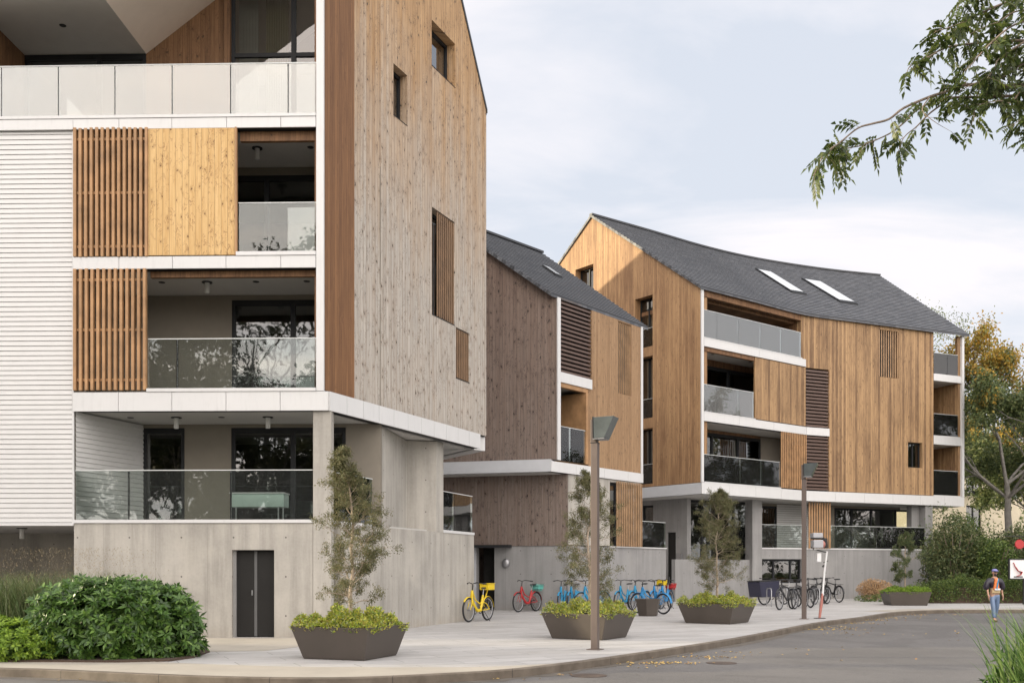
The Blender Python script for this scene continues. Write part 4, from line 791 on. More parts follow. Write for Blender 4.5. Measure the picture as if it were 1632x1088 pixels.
def twigleaves(tips, per, spread, L, W, mat, name, parent, droop=.2, seed=1, dirup=0.0):
    r = np.random.default_rng(seed); P = []
    for pts, lv in tips:
        a = np.array([tuple(q) for q in pts]); t = r.uniform(0, len(a)-1.001, per); i = t.astype(int); f = (t-i)[:, None]; P.append(a[i]*(1-f)+a[i+1]*f+r.normal(0, spread, (per, 3)))
    P = np.concatenate(P); n = len(P); D = r.normal(size=(n, 3))+np.array([0, 0, dirup]); return leaves(name, P, D, r.uniform(.65, 1.2, n)*L, r.uniform(.7, 1.2, n)*W, mat, parent, None, .15, droop)

# ================================================================= planters
M['planter'] = plain('bronze_planter_metal', (.075, .062, .052), .5, .15, var=.12, scale=1.5)
def planter(c, rz, top, bot, h, label, sides=4):
    e = empty('planter', (c[0], c[1], 0), R(rz), label=label, cat='planter', group='tapered metal planters along the plaza')
    m = MB(); n = sides; f = math.sqrt(2) if n == 4 else 1.0; a0 = math.pi/4 if n == 4 else 0
    def ring(r, z): return [(r*f*math.cos(a0+2*math.pi*i/n), r*f*math.sin(a0+2*math.pi*i/n), z) for i in range(n)]
    vs = ring(bot-.02, 0)+ring(bot, .03)+ring(top, h)+ring(top-.035, h)+ring(top-.06, h-.12)
    fs = [tuple(range(n-1, -1, -1))]+[(k*n+i, k*n+(i+1)%n, (k+1)*n+(i+1)%n, (k+1)*n+i) for k in range(4) for i in range(n)]
    m.add(vs, fs).build('shell', M['planter'], e, bevel=.008)
    MB().add(ring(top-.055, h-.06), [tuple(range(n))]).build('soil', M['soil'], e); return e
def cover(c, rz, half, z, mat, label, n=9000, hh=.34, mix=None, cat='plants'):
    g = rng.uniform(-1, 1, (n, 2)); r = np.abs(g).max(1); cs = np.array([[math.cos(R(rz)), -math.sin(R(rz))], [math.sin(R(rz)), math.cos(R(rz))]])
    bump = .55+.45*np.sin(g[:, 0]*5.1+c[0]*3)*np.cos(g[:, 1]*4.3+c[1]*2)+.2*np.sin(g[:, 0]*11+g[:, 1]*9)
    top = hh*(1-.45*r**4)*np.clip(bump, .25, 1.1)
    zz = z+top*rng.uniform(.25, 1.0, n)**.6; spill = r > .93; zz = np.where(spill, zz-.10*rng.random(n), zz); g = g*np.where(spill, 1.04, 1.0)[:, None]
    xy = g*half@cs.T
    P = np.stack([xy[:, 0], xy[:, 1], zz], 1); D = rng.normal(size=(n, 3)); D[:, 2] = np.abs(D[:, 2])*.8+.15; D[:, :2] += xy*.5
    e = empty('groundcover_plant', (c[0], c[1], 0), label=label, cat=cat)
    k = int(n*(mix[1] if mix else 1)); leaves('foliage', P[:k], D[:k], rng.uniform(.04, .085, k), rng.uniform(.016, .032, k), mat, e)
    if mix: leaves('flower_head', P[k:], D[k:], rng.uniform(.03, .07, n-k), rng.uniform(.014, .03, n-k), mix[0], e)
    return e
def slim_tree(c, z0, h, rmax, label, seed, mat='lf_olive', nb=46, per=34, low=.27, bark='bark_pale', leaf=(.038, .016)):
    rs = random.Random(seed); e = empty('small_tree', (c[0], c[1], 0), label=label, cat='tree', group='slim trees growing in the planters'); segs, tips = [], []
    tr = [Vector((rs.gauss(0, .02)*i*.4, rs.gauss(0, .02)*i*.4, z0+(h-z0)*i/9)) for i in range(10)]; rad = [.038*(1-.88*i/9)+.003 for i in range(10)]
    for k in range(nb):
        t = low+(1-low)*(k+rs.random()*.8)/nb; i = min(int(t*9), 8); q = tr[i].lerp(tr[i+1], t*9-i); a = rs.uniform(0, 6.283)
        prof = math.sin(math.pi*min(1, ((t-low)/(1-low))*.70+.30))**.8; L = rmax*prof*rs.uniform(.55, 1.15)
        branch(rs, segs, tips, q, (math.cos(a), math.sin(a), rs.uniform(.15, .9)), L, .010*(1-.5*t), 0, 2, (3, 4), (25, 60), .06, .22, (.4, .65), .2)
    MB().tube(tr, rad, 8).build('trunk', M[bark], e); b = MB()
    for pts, rd, lv in segs:
        if lv <= 1: b.tube(pts, rd, 4, False)
    b.build('branch', M[bark], e); twigleaves(tips, per, .035, leaf[0], leaf[1], mat, 'foliage', e, .3, seed, .3); return e
P1, P2, P3, P5 = (-2.97, 18.50), (1.83, 23.75), (6.25, 30.6), (18.05, 46.1)
planter(P1, -20.5, .79, .63, .59, 'large bronze planter nearest the camera, in front of the concrete base'); planter(P2, -31, .84, .66, .60, 'bronze planter half hidden by the nearer lamp post')
planter(P3, -35, .90, .72, .60, 'bronze planter standing to the right of the blue bicycles'); planter(P5, -8, .93, .78, .62, 'long bronze planter at the far end beside the tan bush')
pp = planter((4.77, 35.2), 15, .47, .36, .60, 'small empty bronze pot in front of the big blue bicycle', 6)
cover(P1, -20.5, .76, .53, 'lf_cover', 'low green and rust groundcover filling the nearest planter', 15000, .42, ('lf_cover2', .75)); cover(P2, -31, .81, .54, 'lf_cover', 'yellow green groundcover in the planter behind the lamp post', 14000, .40, ('lf_cover2', .62))
cover(P3, -35, .88, .54, 'lf_cover', 'mixed groundcover in the planter right of the blue bicycles', 14000, .40, ('lf_cover2', .7)); cover(P5, -8, .90, .56, 'lf_bright', 'bright green plants in the far planter beside the tan bush', 9000, .34)
slim_tree(P1, .5, 3.82, .70, 'slim airy tree in the nearest planter, against the concrete corner', 3, nb=70, per=27, low=.12)
slim_tree(P2, .5, 3.92, .80, 'slim tree rising just left of the nearer lamp post', 8, nb=64, per=28, low=.15)
slim_tree(P3, .5, 4.05, .92, 'slim dense tree right of the blue bicycles, before the bent block', 12, nb=70, per=34, low=.14)
slim_tree(P5, .5, 3.3, .95, 'thin small tree in the far planter by the end column', 21, nb=26, per=26, low=.2, mat='lf_shrub', leaf=(.07, .03))

# ================================================================= beds on the left
bed = [(-16, 17.75), (-10.5, 17.55), (-8.2, 17.45), (-6.8, 17.35), (-6.0, 17.6), (-5.8, 18.3), (-5.9, 19.6), (-6.6, 21.2), (-8.5, 23.0), (-11, 23.6), (-16, 23.6)]
tag(MB().prism(bed, -.02, .035).build('planting_bed', M['soil']), kind='structure')
e = empty('bush', (-7.25, 18.75, 0), label='big glossy dark green bush in front of the concrete wall', cat='bush')
whorls('foliage', (0, 0, .58), (1.38, 1.0, .83), 2900, 7, .15, .055, 'lf_rhodo', e, 5, box=3.3, amp=.20)
whorls('inner_foliage', (0, 0, .6), (1.0, .85, .62), 1000, 6, .15, .06, 'lf_rhodo', e, 6, box=2.6)
b = MB(); rs = random.Random(4)
for k in range(26): a = rs.uniform(0, 6.28); b.tube([(0.3*math.cos(a), .3*math.sin(a), 0), (.7*math.cos(a), .6*math.sin(a), .4), (1.15*math.cos(a), .9*math.sin(a), .75)], [.018, .013, .006], 5)
b.build('stem', M['bark'], e)
e = empty('bush', (-9.35, 18.1, 0), label='low bright green bush at the left edge beside the dark bush', cat='bush')
whorls('foliage', (-.25, -.1, .30), (1.30, .72, .40), 1700, 7, .10, .044, 'lf_bright', e, 15, box=2.4); whorls('inner_foliage', (0, 0, .3), (1.05, .5, .36), 500, 6, .10, .045, 'lf_rhodo', e, 16)
e = empty('bush', (-11.2, 18.3, 0), label='dark low bush cut off by the left edge', cat='bush'); whorls('foliage', (0, 0, .4), (1.2, .9, .5), 900, 6, .12, .05, 'lf_rhodo', e, 17)
def grass(c, rx, ry, n, h, mat, label, wd=.008, arch=.5, seeds=True, name='ornamental_grass'):
    e = empty(name, (c[0], c[1], 0), label=label, cat='grass'); r = np.random.default_rng(int(abs(c[0])*100)); v, f = [], []
    bx = r.normal(0, rx*.45, n); by = r.normal(0, ry*.45, n)
    for i in range(n):
        a = r.uniform(0, 6.283); H = h*r.uniform(.5, 1.08); ar = arch*H*r.uniform(.3, 1.0); w = wd*r.uniform(.6, 1.3); p = np.array([math.cos(a), math.sin(a), 0]); s = np.array([-p[1], p[0], 0])*w; b0 = len(v)
        for k in range(6):
            t = k/5; q = np.array([bx[i], by[i], 0])+p*ar*t**1.8+np.array([0, 0, H*(t-.42*arch*t**2.6)]); ww = s*(1-t**2)*(1 if k < 5 else .1); v += [tuple(q-ww), tuple(q+ww)]
        f += [(b0+2*k, b0+2*k+1, b0+2*k+3, b0+2*k+2) for k in range(5)]
    m = MB(); m.v = v; m.f = f; m.sm = [True]*len(f); m.build('blades', M[mat], e)
    if seeds:
        k = n; P = np.stack([r.normal(0, rx*.55, k), r.normal(0, ry*.5, k), h*r.uniform(.45, 1.05, k)], 1); leaves('seed_heads', P, r.normal(size=(k, 3))+[0, 0, 1.5], r.uniform(.02, .05, k), .008, 'lf_tan2', e)
    return e
M['lf_tan2'] = leafmat('seed_head', [(.20,.15,.09), (.30,.24,.14), (.12,.10,.06)], .2, .8)
for x, lb in ((-10.9, 'feathery grass clump at the left edge below the undercroft'), (-9.7, 'feathery grass clump behind the bright green bush'), (-8.6, 'feathery grass clump just left of the dark bush, at the wall corner')):
    tag(grass((x, 20.6), 1.0, .9, 1700, 1.95, 'lf_grass', lb), group='feathery grasses behind the bushes')
grass((5.12, 8.9), .55, .8, 2400, 1.55, 'lf_strap', 'arching strap-leaved clump in the bottom right corner', .014, .50, False, 'strap_leaf_plant')
e_ = [o for o in bpy.data.objects if o.name == 'strap_leaf_plant'][0]; whorls('leafy_base', (.05, .1, .35), (.62, .8, .50), 420, 6, .19, .034, 'lf_strap', e_, 41, tilt=(.4, 1.3), box=2.2, amp=.24)
tag(MB().prism([(4.15, 7.6), (9, 7.2), (9, 10.2), (4.6, 10.0)], RZ-.01, RZ+.03).build('planting_bed', M['soil']), kind='structure')

# ================================================================= overhanging branches of a tree just outside the right edge
e = empty('overhanging_tree', (8.6, 9.5, 0), label='leafy tree whose branches hang into the top right of the sky', cat='tree')
def pb(l, Y): return [V(1264+x/3.4, y/3.4-13, Y[0]+(Y[1]-Y[0])*i/(len(l)-1))-Vector((8.6, 9.5, 0)) for i, (x, y) in enumerate(l)]
BR = [([(1500,480),(1265,505),(1100,512),(940,505),(820,545),(740,570),(600,630),(520,690),(430,715),(350,740),(250,820),(170,880),(110,1000)], (7.6, 6.6), .016),
 ([(1500,540),(1265,560),(1050,570),(860,575),(740,605),(660,650),(600,710),(520,770),(380,830),(270,860),(200,960)], (7.7, 6.9), .013), ([(860,575),(745,655),(670,730),(600,790),(565,880)], (7.3, 7.0), .008),
 ([(1500,-40),(1265,20),(1100,80),(950,150),(860,190),(770,215)], (7.8, 7.0), .014), ([(1500,300),(1265,265),(1000,280),(840,300),(740,350),(640,400),(615,440)], (7.5, 6.8), .012),
 ([(1500,350),(1265,385),(1140,460),(1000,490),(860,560)], (7.3, 7.1), .012), ([(1500,120),(1300,150),(1180,190),(1060,290),(980,380),(930,430)], (7.0, 6.8), .011), ([(1400,-60),(1250,-20),(1050,-10),(940,10),(890,90)], (7.5, 7.1), .008),
 ([(1500,620),(1350,640),(1260,680),(1180,725)], (7.2, 6.9), .007), ([(1265,500),(1180,600),(1120,590),(1000,620),(975,700)], (7.2, 7.0), .006), ([(1265,265),(1120,360),(1090,420),(1050,470)], (7.2, 7.0), .008), ([(1500,50),(1330,90),(1200,110),(1120,160),(1040,190),(960,230)], (7.3, 7.2), .01),
 ([(1500,760),(1350,770),(1290,775),(1262,810)], (7.1, 6.9), .006), ([(740,570),(700,640),(760,700),(860,760)], (7.0, 6.9), .005), ([(1500,420),(1350,400),(1240,430),(1150,380),(1060,430)], (7.4, 7.2), .008)]
bm_ = MB(); LP, LD, LN = [], [], []; rs = random.Random(11); rach = MB()
for l, Y, r in BR:
    hub_ = [(5.55-8.6+.12*l[0][1]/500, 8.15-9.5, 4.55+.55*(300-l[0][1])/500)] if l[0][0] >= 1350 else []      # every bough grows out of the limb beyond the frame
    pts = [Vector(q) for q in smoothline(hub_+[tuple(p) for p in pb(l, Y)], 4)]; bm_.tube(pts, [r*(1-.8*i/(len(pts)-1)) for i in range(len(pts))], 6)
    Lt = sum((b-a).length for a, b in zip(pts[:-1], pts[1:])); k = int(Lt*27); cl_ = [0]
    for a_, b_ in zip(pts[:-1], pts[1:]): cl_.append(cl_[-1]+(b_-a_).length)
    for j in range(k):
        sl_ = (j+rs.random())/k*Lt*.999; i = max(n_ for n_ in range(len(pts)-1) if cl_[n_] <= sl_); q = pts[i].lerp(pts[i+1], (sl_-cl_[i])/max(cl_[i+1]-cl_[i], 1e-6))
        if 816+(q.x+8.6)/(q.y+9.5)*1600 < 1515 and 908-(q.z-HC)/(q.y+9.5)*1600 > 150 and 908-(q.z-HC)/(q.y+9.5)*1600 < 215 and rs.random() < .8: continue
        d = (pts[i+1]-pts[i]).normalized(); s = Vector((rs.gauss(0, 1), rs.gauss(0, 1), rs.gauss(0, .7))).normalized(); d = (d*.6+s*.9+Vector((0, 0, -.22))).normalized(); RL = rs.uniform(.09, .17); nl = rs.randint(4, 6)
        side = d.cross(Vector((rs.gauss(0, .5), rs.gauss(0, .5), 1))).normalized(); rp = [q, q+d*RL*.5+Vector((0, 0, -.004)), q+d*RL+Vector((0, 0, -.02))]; rach.tube(rp, [.0016, .0012, .0008], 3, False)
        for m_ in range(nl):
            b = q+d*RL*(.25+.75*m_/nl)+Vector((0, 0, -.02*(m_/nl)**2))
            for sg in (-1, 1): LP.append(tuple(b)); LD.append(tuple((side*sg+d*.55+Vector((0, 0, -.25))).normalized())); LN.append(tuple(side.cross(d)+Vector((rs.gauss(0, .25), rs.gauss(0, .25), 0))))
        LP.append(tuple(rp[2])); LD.append(tuple(d)); LN.append(tuple(side.cross(d)))
n = len(LP); leaves('foliage', np.array(LP), np.array(LD), rng.uniform(.036, .060, n), rng.uniform(.021, .032, n), 'lf_near', e, np.array(LN), .18, .25)
bm_.v += [tuple(q) for q in ()]; b0_ = len(bm_.v); bm_.v += rach.v; bm_.f += [tuple(i+b0_ for i in f) for f in rach.f]; bm_.sm += rach.sm; bm_.build('branch', M['bark'], e)
MB().tube([(0, 0, RZ), (-.05, 0, 1.5), (.1, .1, 3.2), (-.1, .2, 4.6), (-.6, -.3, 5.6)], [.22, .17, .15, .12, .07], 12).tube([(0, .15, 3.6), (-1.3, -.5, 4.5), (-3.0, -1.33, 4.75), (-3.25, -1.5, 5.0)], [.10, .07, .035, .01], 8).tube([(-1.3, -.5, 4.5), (-2.4, -1.0, 4.2), (-3.0, -1.4, 4.0)], [.05, .03, .012], 7).tube([(-2.0, -.8, 4.6), (-2.7, -1.1, 5.3), (-2.95, -1.3, 5.6)], [.04, .025, .01], 7).build('trunk', M['bark'], e)

# ================================================================= hedge, shrubs and trees on the right
e = empty('hedge', (27, 48.9, 0), label='long low leafy hedge along the pavement at the right', cat='hedge')
n = 26000; P = np.stack([rng.uniform(-7.2, 9, n), rng.uniform(-.55, .7, n), rng.uniform(.02, 1.0, n)**.7*1.15], 1); fr = rng.random(n) < .5; P[fr, 1] = -.55+rng.normal(0, .07, fr.sum())+.12*np.sin(P[fr, 0]*3.3)
P[:, 2] *= 1+.16*np.sin(P[:, 0]*2.1)+.08*np.sin(P[:, 0]*5.7); leaves('foliage', P, rng.normal(size=(n, 3))+[0, -.4, .3], rng.uniform(.07, .13, n), rng.uniform(.035, .06, n), 'lf_hedge', e)
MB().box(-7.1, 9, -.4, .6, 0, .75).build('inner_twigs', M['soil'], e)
def shrub(c, rad, n, mat, label, L=.16, W=.05, seed=3, group=None, up=.6, lean=(0, 0)):
    rs = random.Random(seed); e = empty('shrub', (c[0], c[1], 0), label=label, cat='shrub', group=group); D = sphere(n); sh = rng.random(n)**.45; P = D*(bumpy(D, seed, .22, 4)*sh)[:, None]*np.array(rad); P[:, 2] += rad[2]*.98; P = P[P[:, 2] > .02]; n = len(P)
    leaves('foliage', P, rng.normal(size=(n, 3))+[0, 0, up], rng.uniform(.6, 1.2, n)*L, rng.uniform(.6, 1.2, n)*W, mat, e, None, .15, .3); b = MB()
    for k in range(9): a = rs.uniform(0, 6.28); b.tube([(0, 0, 0), (rad[0]*.3*math.cos(a), rad[1]*.3*math.sin(a), rad[2]*.9), (rad[0]*.7*math.cos(a), rad[1]*.7*math.sin(a), rad[2]*1.5)], [.05, .03, .012], 5)
    b.build('stem', M['bark'], e); return e
SG = 'tall dark shrubs behind the hedge'
for px, Y, rx, rz_, lab, mt, sd in ((1500, 55, 1.1, 1.9, 'dark shrub touching the end column of the bent block', 'lf_shrub', 1), (1522, 52, 1.5, 2.3, 'tallest olive shrub right of the end column', 'lf_shrub', 2), (1553, 53, 1.5, 1.95, 'rounded olive shrub between the end column and the walking person', 'lf_shrub', 3),
    (1586, 51.5, 1.4, 1.8, 'fern green shrub straight behind the walking person', 'lf_hedge', 4), (1612, 54, 1.5, 2.1, 'dark shrub between the person and the sign boards', 'lf_shrub', 5), (1650, 55, 1.8, 2.3, 'dark shrub cut off by the right edge', 'lf_hedge', 6), (1535, 58, 2.0, 2.7, 'dark shrub rising behind the others near the tree trunk', 'lf_hedge', 7), (1480, 59.5, .9, 1.5, 'shrub half hidden by the end column', 'lf_shrub', 9)):
    c = PG(px, Y); shrub(c, (rx, rx*.9, rz_), 7000, mt, lab, .20, .07, sd, SG)
e = shrub(PG(1394, 52.4), (.86, .7, .60), 5200, 'lf_tan', 'round tan bush of dried flower heads by the far planter', .075, .06, 14); c = PG(1402, 51.0); whorls('foliage', (c[0]-e.location.x, c[1]-e.location.y, .12), (1.0, .5, .24), 220, 6, .09, .04, 'lf_hedge', e, 31)
def big_tree(c, h, label, seed, mats, lean=(.0, 0), r=.28, spread=1.0, per=60, leaf=(.20, .11), fork=.42, group=None, kids=(4, 5), name='tall_tree', maxlv=3):
    rs = random.Random(seed); e = empty(name, (c[0], c[1], 0), label=label, cat='tree', group=group); segs, tips = [], []; n = 8; zf = h*fork
    tr = [Vector((lean[0]*h*fork*(i/n)**1.2+rs.gauss(0, .05), lean[1]*h*fork*i/n, zf*i/n)) for i in range(n+1)]
    for k in range(6):
        a = 6.283*k/6+rs.uniform(-.5, .5); d = Vector((math.cos(a)*spread*.8, math.sin(a)*spread*.8, rs.uniform(.5, 1.3))); i = rs.choice((n-3, n-2, n-1, n)); branch(rs, segs, tips, tr[i], d, h*rs.uniform(.30, .42), r*.42, 0, maxlv, kids, (25, 58), .10, .15, (.5, .72), .25)
    branch(rs, segs, tips, tr[n], (lean[0], 0, 1), h*.42, r*.5, 0, maxlv, kids, (25, 60), .12, .12, (.5, .72), .2)
    MB().tube(tr, [r*(1.25-.6*i/n) if i else r*1.5 for i in range(n+1)], 12).build('trunk', M['bark_grey'], e); b = MB()
    for pts, rd, lv in segs:
        if lv <= 2: b.tube(pts, rd, 5, False)
    b.build('branch', M['bark_grey'], e)
    if len(mats) == 1: twigleaves(tips, per, .28, leaf[0], leaf[1], mats[0], 'foliage', e, .3, seed)
    else:
        tips.sort(key=lambda t: t[0][0].z+rs.gauss(0, h*.05)); k = int(len(tips)*.86); twigleaves(tips[:k], per, .28, leaf[0], leaf[1], mats[0], 'foliage', e, .3, seed); twigleaves(tips[k:], per, .28, leaf[0], leaf[1], mats[1], 'turning_foliage', e, .3, seed+1)
    return e
TG = 'tall trees beyond the shrubs on the right'
big_tree(PG(1612, 62), 17.2, 'tall tree with a pale leaning trunk and orange tinged top, at the right', 31, ('lf_tree', 'lf_autumn'), (-.05, 0), .24, 1.2, 92, (.21, .125), .40, TG)
big_tree(PG(1520, 92), 19.5, 'golden topped tree seen under the corner of the slate roof', 33, ('lf_tree', 'lf_autumn'), (0, 0), .26, 1.1, 60, (.27, .16), .3, TG)
big_tree(PG(1668, 70), 17.5, 'orange tinged tree cut off by the right edge', 35, ('lf_tree', 'lf_autumn'), (-.03, 0), .26, 1.15, 62, (.23, .135), .3, TG)
big_tree(PG(1475, 84), 23.6, 'tree whose topmost twigs show above the slate roof', 38, ('lf_tree',), (0, 0), .3, .35, 9, (.2, .1), .5, TG)

# ================================================================= far house behind the trees
M['stucco_warm'] = plain('cream_stucco', (.66, .58, .44), .85, var=.06); M['tile_tan'] = plain('tan_tiles', (.50, .33, .21), .8, var=.2, scale=4)
hs = Bld('house', (41, 88, 0), 'cream house with tan tiled roof behind the right hand trees', 'house'); FHs = Fr((34, 86), (48, 88))
hw = [(FHs.U(1540), FHs.U(1565), 8.0, 10.0), (FHs.U(1540), FHs.U(1564), 5.0, 7.2), (FHs.U(1608), FHs.U(1625), 7.8, 9.8)]
hs.p(FHs, wall(MB(), 0, 14, 0, 10.6, hw, 0, .3), 'wall', 'stucco_warm')
for w_ in hw: window(hs, FHs, *w_, .15, [(w_[0]+w_[1])/2], fw=.08)
hs.p(Fr(FHs.W(-.0, 10), FHs.A), MB().box(0, 9.99, .01, .3, 0, 10.6), 'wall', 'stucco_warm')
rm = MB()
for i in range(14):
    t0, t1 = i/14, (i+1)/14; rm.add([(-.5, -.6+5.2*t0, 10.4+3*t0), (14.5, -.6+5.2*t0, 10.4+3*t0), (14.5, -.6+5.2*t0, 10.52+3*t0), (-.5, -.6+5.2*t0, 10.52+3*t0), (14.5, -.6+5.2*t1, 10.42+3*t1), (-.5, -.6+5.2*t1, 10.42+3*t1)], [(0, 1, 2, 3), (3, 2, 4, 5)])
rm.add([(-.5, 4.6, 13.42), (14.5, 4.6, 13.42), (14.5, 10, 10.4), (-.5, 10, 10.4)], [(0, 1, 2, 3)]); hs.p(FHs, rm, 'roof', 'tile_tan'); hs.p(FHs, MB().box(-.5, 14.5, -.62, -.3, 10.15, 10.39), 'eaves_board', 'white')
hs.p(Fr(FHs.W(-.2, 0), FHs.W(-.2, 1)), MB().prism_y([(0, 10.4), (4.6, 13.3), (9.6, 10.4)], -.2, .0), 'gable_end', 'stucco_warm')
# trees on the other side of the road, mirrored in the glass
MG = 'trees across the road mirrored in the glazing'
t0_ = big_tree((-18, -11), 29, 'tree across the road mirrored in the loggia glazing', 51, ('lf_mirror',), (0, 0), .4, 1.0, 42, (.33, .21), .16, MG, (3, 4))
t1_ = big_tree((-24, -12), 22, 'tree across the road mirrored in the loggia glazing', 52, ('lf_mirror',), (0, 0), .4, 1.0, 42, (.33, .21), .16, MG, (3, 4))
for i, (x, y, a, s_) in enumerate(((-33, -12, 1, 1.2), (-6, -14, 3.3, .85), (-23, -16, 2.2, 1.1), (-11.5, -19, 4.4, 1.0), (42, 46, 2, .75), (50, 36, 4, .8), (60, 50, .7, .85), (46, 24, 1.9, .7), (20, -20, 5, .8), (68, 66, 1, .9))):
    c_ = copy_tree((t0_, t1_)[i % 2]); c_.location = (x, y, 0); c_.rotation_euler = (0, 0, a); c_.scale = (s_,)*3

# ================================================================= street lamps
M['pole'] = plain('brown_grey_pole', (.115, .088, .076), .5, .1, var=.08); M['lampglass'] = plain('smoky_lamp_glass', (.11, .125, .125), .16, .3, var=.25, scale=2.0)
def lamp(c, h, label):
    e = empty('street_lamp', (c[0], c[1], 0), label=label, cat='street lamp', group='square street lamps on the plaza'); a = Matrix.Rotation(R(-24), 4, 'Z')
    MB().box(-.07, .07, -.07, .07, 0, h-.50).build('pole', M['pole'], e, a, bevel=.006); MB().box(-.14, .14, -.14, .14, 0, .015).build('base_plate', M['pole'], e, a)
    MB().box(-.085, .03, -.05, .05, h-.498, h-.03).build('back_plate', M['pole'], e, a, bevel=.004); MB().box(-.076, .076, -.076, .076, h-.51, h-.498).build('collar', M['frame'], e, a)
    hd = MB().prism_y([(-.02, h-.42), (.20, h-.42), (.40, h), (-.03, h)], -.17, .17).build('lantern', M['lampglass'], e, Matrix.Translation((.045, 0, 0)) @ a, bevel=.004)
    MB().prism_y([(-.045, h-.44), (.19, h-.44), (.20, h-.424), (-.045, h-.424)], -.16, .16).build('lantern_base', M['steel'], hd)
    MB().prism_y([(-.04, h-.42), (-.024, h-.42), (-.034, h+.01), (-.05, h+.01)], -.175, .175).build('lantern_back', M['frame'], hd); MB().box(-.03, .06, -.03, .03, h-.52, h-.42).build('bracket', M['pole'], e, a); return e
c = G(948.5, 1034.5); lamp((c.x, c.y), 4.66, 'nearer tall square street lamp standing on the paving'); c = G(1281.5, 985.8); lamp((c.x, c.y), 5.08, 'farther street lamp beside the parked black bicycles')

# ================================================================= bicycles
def paint(name, c): M[name] = plain(name, c, .32, var=.05); return name
paint('p_yellow', (.68, .49, .015)); paint('p_red', (.42, .028, .03)); paint('p_blue', (.018, .20, .45)); paint('p_teal', (.018, .24, .44)); paint('p_black', (.02, .02, .022)); paint('p_mint', (.12, .42, .36)); paint('p_navy', (.022, .022, .045)); paint('p_silver', (.38, .38, .40)); paint('p_white', (.7, .7, .7)); paint('p_coral', (.40, .16, .13))
def wheel(e, x, R0=.335):
    w = MB().torus((x, 0, R0), (0, 1, 0), R0-.026, .027, 32, 7).build('wheel', M['black'], e)
    MB().torus((x, 0, R0), (0, 1, 0), R0-.052, .011, 28, 5).build('rim', M['p_silver'], w); s = MB()
    for i in range(18):
        a = 2*math.pi*i/18; s.tube([(x, .025*(1 if i % 2 else -1), R0), (x+(R0-.055)*math.cos(a), 0, R0+(R0-.055)*math.sin(a))], .0032, 3, False)
    s.tube([(x, -.05, R0), (x, .05, R0)], .022, 8); s.build('spokes', M['steel'], w)
def guard(e, x, mat, a0, a1, R0=.335, wd=.03):
    m = MB(); n = 16; vs = []
    for i in range(n+1):
        t = a0+(a1-a0)*i/n
        for y in (-wd, -wd*.6, wd*.6, wd): rr = R0+(.022 if abs(y) < wd*.9 else .008); vs.append((x+rr*math.cos(t), y, R0+rr*math.sin(t)))
    m.add(vs, [(4*i+j, 4*i+j+1, 4*i+5+j, 4*i+4+j) for i in range(n) for j in range(3)], True); m.build('mudguard', M[mat], e)
